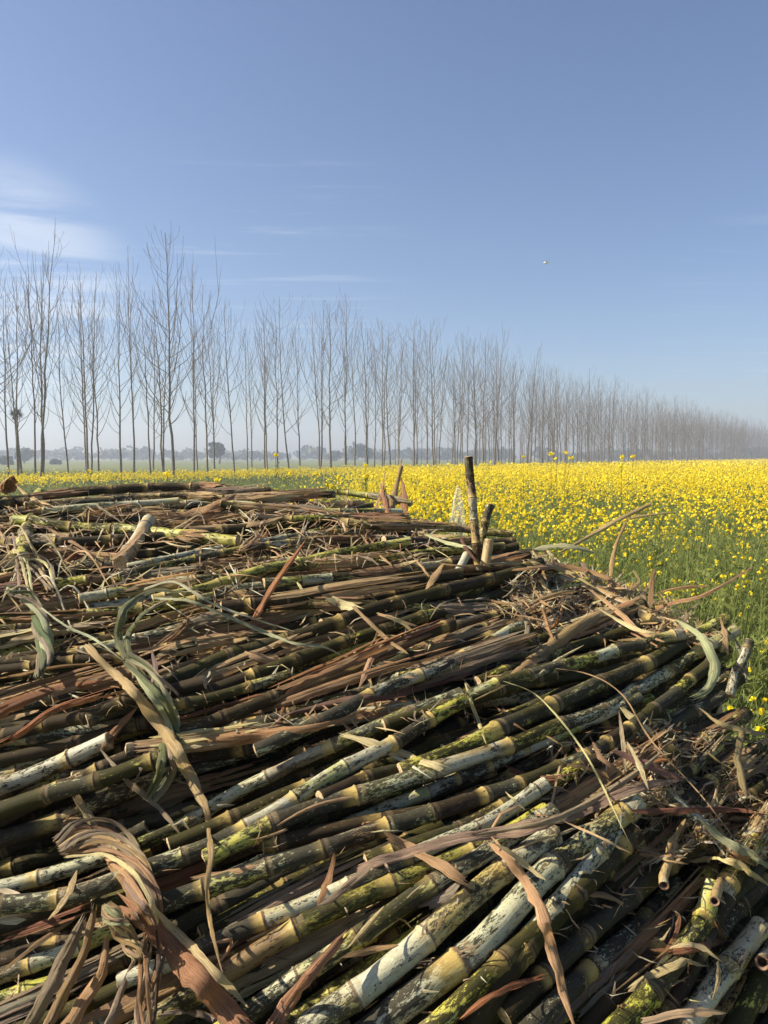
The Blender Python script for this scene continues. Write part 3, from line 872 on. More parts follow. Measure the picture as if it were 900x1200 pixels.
def R_(i): return np.random.default_rng(1000 + i)
TL = [
 ([(102, 757), (125, 780), (150, 802), (178, 838), (205, 875), (228, 920), (240, 945), (246, 968)], 20, 'tan', 'long tan leaf strip slanting down the left, over the twisted green tie', dict(lift=[.05, .055, .065, .075, .08, .08, .075, .065], taper=(.7, 1, .35), curl=.9)),
 ([(240, 938), (247, 1000), (242, 1040), (248, 1090), (261, 1142)], 9, 'tan', 'narrow tan leaf hanging straight down from the long strip at left', dict(lift=.065, taper=(.8, 1, .2), curl=1.0)),
 ([(400, 860), (440, 872), (480, 886), (527, 903)], 15, 'straw', 'bright straw leaf with square tip lying across the centre', dict(lift=.03, taper=(.4, 1, .8), curl=.7)),
 ([(425, 872), (470, 890), (505, 912)], 5, 'white', 'thin whitish sliver under the bright straw leaf', dict(lift=.025)),
 ([(300, 1062), (380, 1035), (430, 1012), (480, 998), (540, 982), (620, 968), (680, 950), (740, 925), (803, 912)], 22, 'grey', 'longest grey-brown sheath sweeping across the front right', dict(lift=[.0, .012, .02, .025, .03, .035, .04, .045, .05], taper=(.3, 1, .25), curl=1.1)),
 ([(560, 978), (640, 962), (700, 935), (745, 905), (778, 880)], 12, 'grey', 'second grey sheath splitting up from the longest one', dict(lift=.05, taper=(.4, 1, .3), curl=.9)),
 ([(452, 978), (500, 1004), (530, 1022), (552, 1036)], 17, 'brown', 'short brown strip pointing down right below the centre', dict(lift=.03, taper=(.6, 1, .7), curl=.5)),
 ([(575, 985), (605, 1018), (630, 1055), (648, 1110), (660, 1160), (676, 1210)], 22, 'tan', 'tapering tan leaf falling to the bottom edge right of centre', dict(lift=[.02, .04, .05, .05, .045, .04], taper=(.6, 1, .15), curl=.9)),
 ([(582, 990), (600, 1000), (640, 1032)], 9, 'straw', 'straw splinter beside the head of the falling tan leaf', dict(lift=.05)),
 ([(590, 798), (625, 812), (655, 842), (690, 890), (715, 940), (738, 988)], 3.5, 'straw', 'thin straw thread arching over the right centre', dict(lift=[.02, .05, .06, .06, .05, .03], rag=.02, cross=3)),
 ([(640, 782), (690, 790), (730, 815), (765, 870), (820, 930), (870, 995)], 2.6, 'tan', 'long brown thread curving over the right-hand litter', dict(lift=[.02, .05, .06, .06, .06, .04], rag=.02, cross=3)),
 ([(725, 834), (730, 870), (733, 912)], 7, 'straw', 'upright straw strip right of the lime green cane end', dict(lift=.04, curl=.4)),
 ([(145, 1053), (180, 1085), (215, 1125), (250, 1165), (300, 1225)], 40, (.42, .22, .12), 'wide red-stained sheath pointing to the bottom left corner from the knot', dict(lift=[.05, .055, .06, .06, .06], taper=(.75, 1, .9), curl=1.0, jit=False)),
 ([(175, 1060), (230, 1115), (290, 1180)], 14, 'straw', 'straw-coloured edge strip along the wide red sheath', dict(lift=.068, curl=.5)),
 ([(405, 1093), (385, 1115), (355, 1150), (318, 1205)], 24, (.42, .22, .12), 'reddish brown sheath stub slanting up at the bottom', dict(lift=.05, taper=(.4, 1, 1), curl=1.2, jit=False)),
 ([(450, 1062), (430, 1085), (408, 1110)], 8, 'straw', 'pale splinter at the tip of the reddish stub', dict(lift=.045, curl=.4)),
 ([(400, 1122), (440, 1112), (466, 1107)], 10, 'tan', 'small tan strip right of the reddish stub', dict(lift=.03)),
 ([(438, 1011), (410, 1035), (385, 1055), (372, 1062)], 12, 'grey', 'grey leaf scrap pointing up below the mottled cane', dict(lift=.03)),
 ([(392, 1000), (385, 1030), (372, 1062)], 12, 'brown', 'brown scrap hanging below the mottled cane', dict(lift=.028)),
 ([(300, 722), (312, 700), (330, 672), (358, 633)], 10, 'orange', 'orange leaf sticking up with a thin tip near the upper centre', dict(lift=[.01, .03, .06, .10], taper=(.9, 1, .1), curl=.9)),
 ([(383, 700), (402, 708), (418, 713)], 15, 'straw', 'broad straw curl above the black pair of canes', dict(lift=.045, taper=(.8, 1, .8), curl=.5)),
 ([(415, 711), (432, 728), (455, 750), (478, 766)], 7, 'tan', 'narrow tan tail hanging from the broad straw curl', dict(lift=.04, taper=(.9, 1, .3))),
 ([(348, 682), (362, 700), (380, 713)], 8, 'straw', 'small twisted straw leaf left of the broad curl', dict(lift=.03, twist=1.5)),
 ([(452, 722), (470, 728), (491, 745)], 8, 'straw', 'short straw leaf drooping between the black pair', dict(lift=.035)),
 ([(443, 750), (432, 778), (420, 808)], 10, 'tan', 'short tan leaf hanging below the black pair of canes', dict(lift=.03)),
 ([(170, 772), (210, 756), (260, 746), (310, 742), (342, 742)], 26, 'tan', 'broad tan sheath left of centre under the pale green blades', dict(lift=.02, taper=(.5, 1, .9), curl=1.2)),
 ([(180, 790), (240, 772), (300, 766)], 20, 'brown', 'brown sheath tucked below the broad tan one', dict(lift=.012, curl=1.2)),
 ([(-20, 745), (40, 738), (90, 733), (150, 730)], 16, 'grey', 'grey-brown flat sheath at the left edge by the green tie', dict(lift=.015, curl=1.1)),
 ([(-20, 840), (40, 815), (80, 803), (108, 798)], 22, 'orange', 'rust-orange sheath at the left edge, upper one', dict(lift=.035, curl=1.4, taper=(1, 1, .6))),
 ([(-20, 880), (20, 860), (60, 832), (100, 818), (140, 806), (182, 800)], 15, 'orange', 'rust-orange sheath at the left edge, lower one with a pale tail', dict(lift=.04, curl=1.2, taper=(1, 1, .2))),
 ([(-20, 812), (40, 800), (80, 792), (105, 790)], 14, 'tan', 'pinkish tan sheath above the rust-orange ones', dict(lift=.03, curl=1.3)),
 ([(0, 795), (60, 782), (115, 777)], 11, (.42, .24, .07), 'ochre leaf roll above the rust-orange sheaths', dict(lift=.03, curl=1.5)),
 ([(213, 868), (280, 862), (340, 856), (400, 842), (430, 830)], 18, 'brown', 'brown sheath running right from the green tie, lower one', dict(lift=.02, curl=1.2)),
 ([(213, 850), (270, 840), (330, 824), (400, 800), (470, 778), (560, 752), (600, 735)], 16, 'brown', 'long brown sheath across the middle above the silver cane', dict(lift=.022, curl=1.2)),
 ([(330, 838), (400, 820), (460, 812), (540, 790), (600, 775)], 16, (.24, .14, .10), 'ribbed brown sheath lying over the silver middle cane', dict(lift=.02, curl=1.1)),
 ([(210, 842), (250, 830), (300, 815), (318, 812)], 12, 'red', 'reddish brown curled sheath right of the green tie', dict(lift=.02, curl=1.4)),
 ([(160, 830), (140, 850), (118, 878)], 13, 'brown', 'brown bent leaf crossing above the black hollow at left', dict(lift=.03)),
 ([(118, 878), (150, 915), (185, 945), (215, 982)], 9, 'grey', 'grey bent leaf stem leading down to the pale splinters', dict(lift=.045, curl=.9)),
 ([(175, 870), (162, 905), (155, 928)], 9, 'grey', 'short grey leaf strut in the black hollow at left', dict(lift=.03)),
 ([(178, 762), (182, 790), (172, 820)], 9, 'grey', 'grey leaf stub standing in front of the green tie', dict(lift=.05)),
 ([(205, 606), (230, 598), (255, 590), (276, 578)], 20, 'brown', 'broad brown sheath rising to a point on the back ridge', dict(lift=[.01, .02, .03, .06], curl=1.2)),
 ([(200, 612), (240, 610), (280, 604), (310, 602)], 14, 'brown', 'brown sheath below the pointed one on the back ridge', dict(lift=.02, curl=1.2)),
 ([(215, 618), (270, 616), (310, 612), (328, 606)], 11, 'tan', 'flared tan sheath with open mouth left of the sawn end', dict(lift=.03, curl=.6, taper=(.3, .8, 1.2))),
 ([(130, 655), (150, 640), (170, 618)], 10, 'tan', 'tan splinter beside the broken pale stub at upper left', dict(lift=.05)),
 ([(50, 616), (80, 632), (112, 652)], 7, 'brown', 'brown leaf slanting under the yellow-green cut cane', dict(lift=.03)),
 ([(18, 568), (35, 582), (60, 592)], 6, 'tan', 'thin tan leaf curling over the left end of the ridge', dict(lift=.06)),
 ([(430, 622), (438, 600), (447, 575), (452, 548)], 5, 'tan', 'thin tan leaf standing up left of the brown stubs', dict(lift=[.0, .02, .04, .06])),
 ([(500, 690), (512, 672), (520, 660)], 10, 'tan', 'flat tan leaf end below the upright stalk', dict(lift=.04)),
 ([(515, 660), (550, 663), (585, 660)], 5, 'brown', 'brown leaf running right under the upright stalk', dict(lift=.04)),
 ([(540, 628), (545, 640), (562, 662)], 7, 'red', 'red-brown leaf folded against the foot of the upright stalk', dict(lift=.06)),
 ([(570, 660), (620, 660), (660, 668), (700, 690)], 9, 'tan', 'long curved tan leaf over the right shoulder litter', dict(lift=.05)),
 ([(600, 668), (650, 664), (700, 672), (730, 690)], 12, 'brown', 'broad brown leaf arching over the right shoulder', dict(lift=.045)),
 ([(625, 770), (660, 745), (690, 725), (712, 712)], 24, 'tan', 'broad tan sheath stub pointing up in the right-hand litter', dict(lift=.04, curl=1.6, taper=(1, 1, .9))),
 ([(600, 790), (632, 770), (664, 752)], 14, 'tan', 'tan flat leaf above the shoulder cane', dict(lift=.03)),
 ([(632, 790), (655, 772), (684, 756)], 6, 'straw', 'straw splinter beside the shoulder cane', dict(lift=.03)),
 ([(690, 690), (720, 712), (748, 738), (778, 752)], 10, 'tan', 'tan leaf leading from the litter to the cane tips', dict(lift=.05)),
 ([(700, 712), (740, 735), (770, 742)], 7, 'straw', 'straw leaf in the right-hand litter', dict(lift=.055)),
 ([(655, 960), (690, 975), (740, 1000)], 4, 'straw', 'thin straw thread across the silver steep cane', dict(lift=.05, cross=3)),
 ([(785, 1111), (805, 1106), (825, 1112), (846, 1127)], 9, 'straw', 'straw strip bent over the pale mottled cane at bottom right', dict(lift=.05, curl=.4)),
 ([(842, 1126), (842, 1148), (835, 1172)], 9, 'straw', 'straw strip hanging beside the pinkish white cane', dict(lift=.045, curl=.4)),
 ([(755, 1197), (790, 1188), (820, 1186), (852, 1187)], 13, 'straw', 'straw leaf blade on the bottom edge at right', dict(lift=.05, taper=(.8, 1, .1), curl=.5)),
 ([(820, 960), (850, 985), (880, 1000), (905, 1018)], 15, 'palegreen', 'frayed pale green leaf tuft at the right edge, upper strand', dict(lift=.05)),
 ([(808, 1010), (840, 1005), (870, 1015), (905, 1040)], 12, 'straw', 'frayed straw leaf tuft at the right edge, lower strand', dict(lift=.05)),
 ([(870, 850), (866, 890), (875, 935)], 14, 'tan', 'upright tan leaf near the right edge', dict(lift=.05)),
 ([(820, 830), (850, 850), (905, 862)], 9, 'tan', 'tan leaf reaching the right edge above the upright one', dict(lift=.05)),
 ([(740, 950), (800, 950), (850, 948), (905, 955)], 10, 'red', 'reddish stem-like leaf running to the right edge', dict(lift=.04)),
 ([(720, 880), (770, 900), (800, 912)], 16, (.30, .17, .12), 'pinkish brown sheath joining the longest sheath at its right end', dict(lift=.05)),
 ([(735, 870), (748, 895), (760, 925)], 9, 'straw', 'straw strip standing in the right-hand litter', dict(lift=.06)),
 ([(695, 870), (705, 888), (728, 905)], 9, 'tan', 'curled tan strip left of the red litter', dict(lift=.05)),
 ([(545, 800), (556, 832), (570, 872)], 6, 'straw', 'pair of straw slivers crossing the mottled cane at centre right', dict(lift=.035)),
 ([(200, 912), (222, 920)], 4, 'straw', 'tiny straw chip in the black hollow', dict(lift=.02)),
 ([(202, 968), (214, 962), (222, 972)], 9, 'white', 'white splinter tinted as if sunlit in the black hollow, upper', dict(lift=.045)),  # sunlight on these splinters is put into their white tint
 ([(190, 984), (205, 984), (222, 986)], 7, 'white', 'white splinter tinted as if sunlit in the black hollow, lower', dict(lift=.045)),
 ([(244, 944), (260, 944), (276, 943)], 5, 'white', 'straw chip tinted white as if sunlit beside the bend of the long tan strip', dict(lift=.05)),  # straw whitened so the colour itself carries the sun
 ([(-5, 1042), (10, 1046), (30, 1056)], 13, 'white', 'white scrap painted as a sun fleck at the left edge, upper', dict(lift=.045)),  # sun fleck on the cane, painted as a white scrap
 ([(-5, 1080), (12, 1080), (30, 1078)], 11, 'white', 'white scrap painted as a sun fleck at the left edge, lower', dict(lift=.045)),  # second painted sun fleck, its brightness held in the white tint
 ([(98, 1075), (88, 1095), (55, 1160), (25, 1215)], 26, 'grey', 'grey leaf bunch strand falling to the bottom left, first', dict(lift=.05, curl=1.2, taper=(.4, 1, 1))),
 ([(110, 1065), (100, 1110), (75, 1160), (50, 1215)], 22, 'brown', 'grey leaf bunch strand falling to the bottom left, second', dict(lift=.055, curl=1.2, taper=(.4, 1, 1))),
 ([(125, 1100), (118, 1140), (95, 1175), (72, 1215)], 22, 'tan', 'pale leaf strand falling to the bottom left, third', dict(lift=.05, curl=1.2, taper=(.4, 1, 1))),
 ([(160, 1120), (140, 1165), (120, 1215)], 16, 'grey', 'narrow grey leaf strand under the knot', dict(lift=.045, curl=1.2)),
 ([(90, 1020), (78, 1050), (56, 1078)], 12, 'straw', 'straw leaf folded down left of the knot', dict(lift=.06)),
 ([(0, 1100), (60, 1080), (110, 1062)], 16, 'red', 'red-brown sheath leading left from the knot', dict(lift=.03, curl=1.2)),
 ([(0, 1140), (45, 1105), (95, 1072)], 8, 'brown', 'dark leaf rib under the red-brown sheath at left', dict(lift=.035)),
 ([(660, 645), (700, 622), (730, 605), (767, 588)], 9, 'tan', 'pale split sheath jutting up into the mustard field', dict(lift=[.02, .05, .09, .12], curl=1.6, taper=(.8, 1, .9))),
 ([(715, 690), (718, 655), (726, 628), (736, 606)], 10, 'brown', 'brown sheath standing upright from the right shoulder', dict(lift=[.0, .04, .08, .10], curl=1.5)),
 ([(734, 608), (760, 603), (790, 600)], 6, 'tan', 'bent tan tip at the top of the upright brown sheath', dict(lift=.10, curl=1.2)),
 ([(757, 716), (790, 706), (830, 695), (882, 664)], 7, 'tan', 'long tan leaf rib jutting right over the mustard field', dict(lift=[.02, .04, .06, .08], curl=1.2, taper=(1, .8, .3))),
 ([(770, 695), (800, 688), (832, 686)], 6, 'brown', 'small brown leaf jutting right above the long rib', dict(lift=.06)),
 ([(762, 712), (764, 680), (768, 666)], 9, 'brown', 'dark upright leaf at the right shoulder', dict(lift=.06)),
 ([(795, 728), (820, 745), (838, 775), (832, 805), (815, 815)], 16, 'palegreen', 'drooping green-brown leaf hanging over the right cane tips', dict(lift=.06, taper=(.4, 1, .5), curl=.8)),
 ([(845, 725), (850, 745), (853, 770)], 8, 'tan', 'dry leaf hanging off the far right tip', dict(lift=.04)),
 ([(860, 745), (872, 775), (875, 800)], 8, 'grey', 'grey leaf hanging behind the far right tip', dict(lift=.04)),
 ([(455, 610), (462, 580), (470, 548)], 19, 'brown', 'red-brown sheath standing at the crest, right one', dict(lift=[.0, .04, .07], curl=2.2, taper=(1, 1, .9), cross=9)),
 ([(459, 618), (452, 590), (446, 562)], 15, (.34, .18, .09), 'red-brown sheath standing at the crest, left one', dict(lift=[.0, .05, .08], curl=2.6, taper=(1, 1, .9), cross=9)),
 ([(474, 610), (474, 585), (470, 560)], 11, 'brown', 'thin brown blade behind the crest sheaths', dict(lift=[.0, .03, .06])),
]
for i, (pts, w, tint, lab, kw) in enumerate(TL):
    if w > 17 and 'curl' in kw: kw['cross'] = 9
    if 'sheath' in lab and w >= 14 and i % 2 and 'wide red' not in lab: kw['split'] = 4
    leaf(pts, w, tint, lab, lr=R_(i), **kw)

# pale green blades and twisted ties
GL = [
 ([(148, 775), (138, 745), (148, 712), (178, 692), (215, 694)], 15, 'green', 'wide green leaf loop rising from the big twisted tie, outer', [.05, .07, .08, .08, .06]),
 ([(152, 775), (150, 745), (165, 720), (190, 708)], 11, 'green', 'wide green leaf loop rising from the big twisted tie, inner', [.05, .06, .07, .06]),
 ([(168, 690), (205, 682), (245, 705), (290, 722), (345, 740)], 6, 'palegreen', 'pale green blade arching right from the green loop, upper', [.06, .08, .07, .06, .04]),
 ([(180, 700), (225, 705), (280, 728), (340, 752), (380, 758), (412, 774)], 6, 'palegreen', 'pale green blade arching right from the green loop, lower and longest', [.06, .07, .07, .06, .05, .03]),
 ([(48, 712), (80, 735), (110, 748), (145, 775)], 5, 'palegreen', 'straight pale blade between the two green ties', [.05, .06, .06, .05]),
 ([(500, 626), (520, 634), (545, 640), (558, 646)], 8, 'palegreen', 'pale green leaf at the foot of the upright stalk', [.04, .05, .05, .04]),
 ([(616, 648), (640, 640), (670, 640), (700, 648)], 9, 'palegreen', 'pale green leaf on the crest of the right shoulder', [.03, .04, .05, .03]),
 ([(590, 660), (610, 645), (640, 646)], 7, 'green', 'small green leaf left on the right shoulder', [.03, .04, .03]),
]
for i, (pts, w, tint, lab, lift) in enumerate(GL):
    leaf(pts, w, tint, lab, lift=lift, name='green_leaf', group='green leaves used as ties', mat=M_GREENLEAF, taper=(.7, 1, .1), curl=.7, lr=R_(300 + i))

def tie(label, strands, loc_px, mat, cat='leaf tie'):
    o0 = at(loc_px[0], loc_px[1], float(hdepth(loc_px[0], loc_px[1], .0)))
    e = empty('leaf_tie', o0)
    tag(e, label, cat, 'twisted leaf ties')
    for i, (pts, w, tint, kw) in enumerate(strands):
        b_ = Buf()
        leaf(pts, w, tint, None, buf=b_, lr=R_(500 + i * 7 + int(loc_px[0])), **kw)
        b_.build('strand', [mat], parent=e)
def rope(path, n, radius, w, tint, turns, lift):
    """n strands wound round a path in the picture plane of the heap"""
    q, L = smooth_path(np.array(path, float), 8.0)
    t = np.linspace(0, 1, len(q)); tg = unit(np.gradient(q, axis=0)); nr = np.stack([-tg[:, 1], tg[:, 0]], 1)
    out = []
    for k in range(n):
        jr = np.random.default_rng(k * 31 + n)
        ph = 2 * np.pi * k / n + turns * jr.uniform(.6, 1.5) * 2 * np.pi * t + jr.normal(0, .5)
        rr = jr.uniform(.45, 1.15) * radius * np.interp(t, [0, .15, .8, 1], [.6, 1, 1, .6])
        p = q + nr * (np.cos(ph) * rr)[:, None]
        l = lift + np.sin(ph) * rr / FPX * 1.2
        out.append(([tuple(a) for a in p], w, tint[k % len(tint)], dict(lift=list(l), curl=.9, taper=(.6, 1, .5), rag=.05)))
    return out
tie('big green twisted leaf tie bent over the canes left of centre',
    rope([(150, 772), (172, 790), (192, 825), (199, 865), (193, 905), (176, 935)], 9, 10, 10, ['green', 'green', 'palegreen', 'grey', 'green'], .55, .055), (175, 800), M_GREENLEAF)
tie('grey-green braided leaf rope hanging at the left edge',
    rope([(10, 690), (35, 700), (48, 725), (52, 760), (45, 790)], 6, 9, 12, ['green', 'palegreen', 'grey'], 1.2, .04)
    + rope([(0, 665), (20, 655), (45, 660), (60, 690)], 5, 9, 5, ['straw', 'grey', 'tan'], .6, .05), (30, 700), M_GREENLEAF)
kn = rope([(70, 992), (95, 982), (125, 985), (155, 1010), (170, 1045), (178, 1085)], 20, 20, 9, ['grey', 'brown', 'grey', 'tan', 'grey', 'straw'], .5, .05)
kn += rope([(125, 1060), (140, 1085), (155, 1105), (160, 1122)], 12, 13, 8, ['palegreen', 'tan', 'straw', 'grey'], 1.1, .07)
kn += rope([(182, 1085), (178, 1130), (170, 1180), (168, 1215)], 9, 13, 7, ['grey', 'brown', 'dark'], .3, .05)
tie('large knot of twisted grey-brown leaves binding the canes at lower left', kn, (130, 1030), M_LEAF)
tie('frayed leaf wisps tangled round the left edge of the heap',
    [([(x0, y0), (x0 + dx * .5, y0 - 14), (x0 + dx, y0 + dy)], w_, tt, dict(lift=[.03, .06, .03], curl=.5)) for (x0, y0, dx, dy, w_, tt) in
     [(0, 700, 60, 30, 3, 'straw'), (10, 650, 50, 40, 3, 'tan'), (0, 660, 40, 60, 4, 'straw'), (20, 640, 60, 25, 3, 'grey'), (0, 630, 45, 30, 3, 'straw'), (30, 690, 55, 50, 3, 'white'),
      (15, 670, 30, 70, 4, 'palegreen'), (40, 650, 40, 20, 3, 'straw'), (60, 700, 50, 25, 3, 'white'), (5, 640, 20, 70, 4, 'grey'), (70, 660, 60, 30, 3, 'tan')]], (40, 670), M_LEAF, 'leaf wisps')

# scattered leaves: right shoulder and right edge thick, elsewhere sparse
lr = np.random.default_rng(77)
ZN = [((600, 760, 650, 735), 50, 'in the litter on the right shoulder'), ((700, 860, 700, 750), 14, 'beside the right cane tips'),
      ((760, 900, 840, 1010), 38, 'in the tangled litter at the right edge'), ((640, 800, 850, 960), 12, 'around the right end of the longest sheath'),
      ((0, 300, 585, 700), 22, 'on the upper left of the heap'), ((280, 520, 575, 660), 22, 'on the crest around the sawn end'),
      ((0, 220, 700, 830), 10, 'around the left leaf ties'), ((220, 600, 700, 860), 16, 'on the middle of the heap'),
      ((0, 300, 900, 1190), 8, 'on the shaded front left'), ((300, 700, 900, 1190), 8, 'on the shaded front centre'), ((700, 890, 1000, 1190), 10, 'among the canes at bottom right')]
SH = ['curved', 'narrow', 'broad', 'twisted']
nleaf = len(TL)
fib = Buf()
for (x0, x1, y0, y1), n, where in ZN:
    k = 0
    while k < n:
        u, v = lr.uniform(x0, x1), lr.uniform(y0, y1)
        if not inside(np.array(u), np.array(v + (4 if v < 700 else 0))): continue
        k += 1
        sc = 1.25 / float(bil(GD, u, v))
        litter = 'litter' in where or 'tips' in where or 'crest' in where
        a = flow(u, v) + lr.normal(0, .9 if litter else .45)
        if lr.uniform() < .25: a += 1.3
        L = lr.uniform(30, 95) * sc * (1.0 if litter else 1.2)
        w = lr.choice([4, 7, 11, 16], p=[.28, .34, .26, .12]) * sc
        tint = lr.choice(['tan', 'brown', 'straw', 'grey', 'red', 'orange'], p=[.34, .22, .24, .13, .03, .04])
        tw = lr.uniform(-1.5, 1.5) if lr.uniform() < .4 else 0
        bend = lr.normal(0, .13); knk = lr.normal(0, .8) if lr.uniform() < .35 else 0
        pts = []
        for s_ in (-.5, -.17, .17, .5):
            aa = a + bend * s_ * 2 + (knk if s_ > .2 else 0)
            if s_ > .2 and knk: pts.append((u + L * .2 * math.cos(a), v + L * .2 * math.sin(a) * .75)); pts.append((pts[-1][0] + L * .3 * math.cos(aa), pts[-1][1] + L * .3 * math.sin(aa) * .75))
            else: pts.append((u + L * s_ * math.cos(aa), v + L * s_ * math.sin(aa) * .75))
        e1 = lr.uniform(.0, .05 if litter else .02)
        lift = [.004 + e1 * lr.uniform(), .014, .014 + e1 * .5, .006 + e1]
        if len(pts) == 5: lift.insert(2, lift[2] + .004)
        shp = 'broad' if w > 11 * sc else ('twisted' if tw else ('curved' if abs(bend) > .2 else 'narrow'))
        sz = 'long' if L > 70 * sc else 'short'
        leaf(pts, w, str(tint), f"{sz} {shp} {dict(tan='tan', brown='dark brown', straw='pale straw', grey='greyish', red='reddish', orange='orange')[str(tint)]} dry leaf {where}",
             lift=lift, twist=tw, curl=lr.uniform(.3, 1.5), lr=lr, cross=7, split=(int(lr.integers(2, 5)) if w > 7 * sc and lr.uniform() < .6 else 0), taper=(float(lr.uniform(.2, .9)), 1, float(lr.uniform(.1, .9))))
        nleaf += 1
print('leaves', nleaf)
# sheaths still wrapped round the canes
sr = np.random.default_rng(404)
vis = [k for k in order if cnt[k] > 60]
used_ = {}
ns = 0
for it in range(1500):
    if ns >= 175: break
    k = int(sr.choice(vis)); c = canes[k]
    if used_.get(k, 0) >= (1 if c['label'] else 3): continue
    P, L = smooth_path(c['path'], .012)
    x, y, d = proj(P)
    i0 = int(sr.integers(0, len(P) - 10)); n_ = int(sr.integers(8, 34)); i1 = min(i0 + n_, len(P))
    xm, ym = x[i0:i1].mean(), y[i0:i1].mean()
    if not (0 < xm < 900 and 560 < ym < 1200): continue
    if ym > 800 and sr.uniform() < .72: continue
    if c['label'] and (ym > 740 or sr.uniform() < .8): continue
    if ID[min(int(ym / 3), 399), min(int(xm / 3), 299)] != k: continue
    seg = P[i0:i1]; T_, A_, B_ = frames(seg)
    up_ = unit(CAM - seg); cu_ = sr.uniform(1.0, 2.6); rr_ = c['r'] * sr.uniform(1.10, 1.35)
    seg = seg + unit(up_ + (0, 0, .6)) * rr_ 
    tint = str(sr.choice(['brown', 'tan', 'grey', 'red', 'straw'], p=[.38, .32, .14, .05, .11]))
    b_ = Buf(); e0, e1 = sr.uniform(.3, 1, 2)
    seg = seg + np.linspace(0, 1, len(seg))[:, None] ** 3 * sr.uniform(0, .03) * up_
    if True: split_into(b_, seg, 2 * min(cu_, 1.5) * rr_, tint, normal=unit(up_ + (0, 0, .6)), curl=min(cu_, 1.5), lr=sr, parts=int(sr.integers(4, 9)))
    else: ribbon_into(b_, seg, 2 * cu_ * rr_, tint, normal=unit(up_ + (0, 0, .6)), curl=cu_, roll=sr.normal(0, .3), taper=(float(e0), 1, float(e1)), rag=.08, cross=11, lr=sr)
    o = b_.build('leaf_sheath', [M_LEAF])
    nm = dict(tan='tan', brown='brown', straw='straw', grey='greyish', red='reddish')[tint]
    tag(o, f"{'long' if n_ > 20 else 'short'} {nm} sheath {zone(xm, ym)}", 'leaf sheath', 'dry sheaths clinging to the canes')
    used_[k] = used_.get(k, 0) + 1; ns += 1
print('sheaths', ns)
# countless fine fibres and chips
for k in range(4200):
    z = ZN[int(lr.choice(len(ZN), p=[.29, .07, .24, .05, .11, .12, .04, .05, .005, .01, .015]))][0]
    u, v = lr.uniform(z[0], z[1]), lr.uniform(z[2], z[3])
    if not inside(np.array(u), np.array(v)): continue
    sc = 1.25 / float(bil(GD, u, v))
    a = flow(u, v) + lr.normal(0, 1.0)
    L = lr.uniform(8, 70 if v < 720 else 42) * sc
    bd = lr.normal(0, .35)
    pts = [(u + L * s_ * math.cos(a + s_ * bd), v + L * s_ * math.sin(a + s_ * bd) * .8) for s_ in (-.5, 0, .5)]
    leaf(pts, lr.uniform(.8, 4.2) * sc, str(lr.choice(['straw', 'tan', 'white', 'brown', 'grey'])), None, lift=[.0, lr.uniform(.008, .035), lr.uniform(.0, .03)],
         buf=fib, lr=lr, cross=3, step=.02, curl=.3)
tag(fib.build('leaf_litter', [M_LEAF]), 'fine dry fibres and leaf chips strewn over the heap', 'leaf litter', kind='stuff')

# ------------------------------------------------------------------ upright and odd canes
def stick(pts, dias, var, label, depth0, depth1, hollow=False, name='cane_stub', lint=None, group=None, cut=False):
    p = np.array(pts, float)
    d = np.linspace(depth0, depth1, len(p))
    w = at(p[:, 0], p[:, 1], d)
    r = dias / 2 / FPX * (depth0 + depth1) / 2
    b_ = Buf()
    cane_into(b_, w, r, var, sides=14, lint=lint or r * 7, hollow=hollow, cr=np.random.default_rng(int(p[0, 0])))
    o = b_.build(name, [M_CANE, M_PITH, M_HOLLOW])
    tag(o, label, 'cane stub', group)
    return o
def hd(u, v, l=0.0): return float(hdepth(np.array(float(u)), np.array(float(v)), l))
stick([(549, 536), (551, 560), (554, 590), (557, 625), (560, 668)], 10.5, (.30, .1, .15), 'tall upright cane stalk with dark broken top standing at the right of the crest', 1.86, 1.84, lint=.055)
stick([(575, 592), (570, 606), (566, 625), (561, 650)], 10, (.4, .2, .7), 'shorter grey upright stub just right of the tall stalk', 1.90, 1.87, lint=.05)
stick([(573, 634), (571, 648), (568, 664)], 12, (.0, .0, .1), 'short tan flared stub at the foot of the tall stalk', 1.82, 1.80)
stick([(547, 650), (541, 662), (534, 674)], 10, (.1, 1, .8), 'short lime green stub leaning left at the foot of the tall stalk', 1.80, 1.76)
stick([(46, 578), (38, 600), (31, 625), (24, 655)], 15, (.3, .8, .1), 'yellow-orange stub crossing the canes steeply at the far left', hd(46, 578, .04), hd(24, 655, .05), lint=.07)
stick([(174, 611), (164, 628), (152, 645), (141, 659)], 17, (.0, .0, .9), 'broken pale stub with a splintered open face at upper left', hd(172, 613, .05), hd(138, 660, .03), lint=.2)
stick([(778, 1038), (777, 1022), (783, 1005), (790, 990)], 11, (.0, .0, .1), 'small hollow reddish stem end at bottom right, left one', hd(778, 1038, .05), hd(790, 990, .02), hollow=True, lint=.3)
stick([(838, 1056), (842, 1040), (848, 1024)], 10, (.0, .0, .1), 'small hollow reddish stem end at bottom right, middle one', hd(838, 1056, .05), hd(848, 1024, .01), hollow=True, lint=.3)
stick([(893, 1128), (902, 1112), (912, 1095)], 15, (.0, .0, .1), 'small hollow reddish stem end cut by the right edge', hd(893, 1128, .05), hd(905, 1095, .01), hollow=True, lint=.3)
stick([(878, 752), (872, 770), (862, 790), (855, 815)], 12, (.4, .0, 1.), 'chalky grey stub standing behind the far right tips', 1.55, 1.5, lint=.06)
b_ = Buf()   # seed-like dry leaf head at the upper left corner
for k in range(9):
    a = k / 9 * 6.28
    ribbon_into(b_, np.array([at(8, 578, 2.3), at(8 + 8 * math.cos(a), 569 + 5 * math.sin(a), 2.3), at(12 + 4 * math.cos(a + 1), 560 + 3 * math.sin(a), 2.28)]), .03, 'brown', curl=1.2, lr=lr)
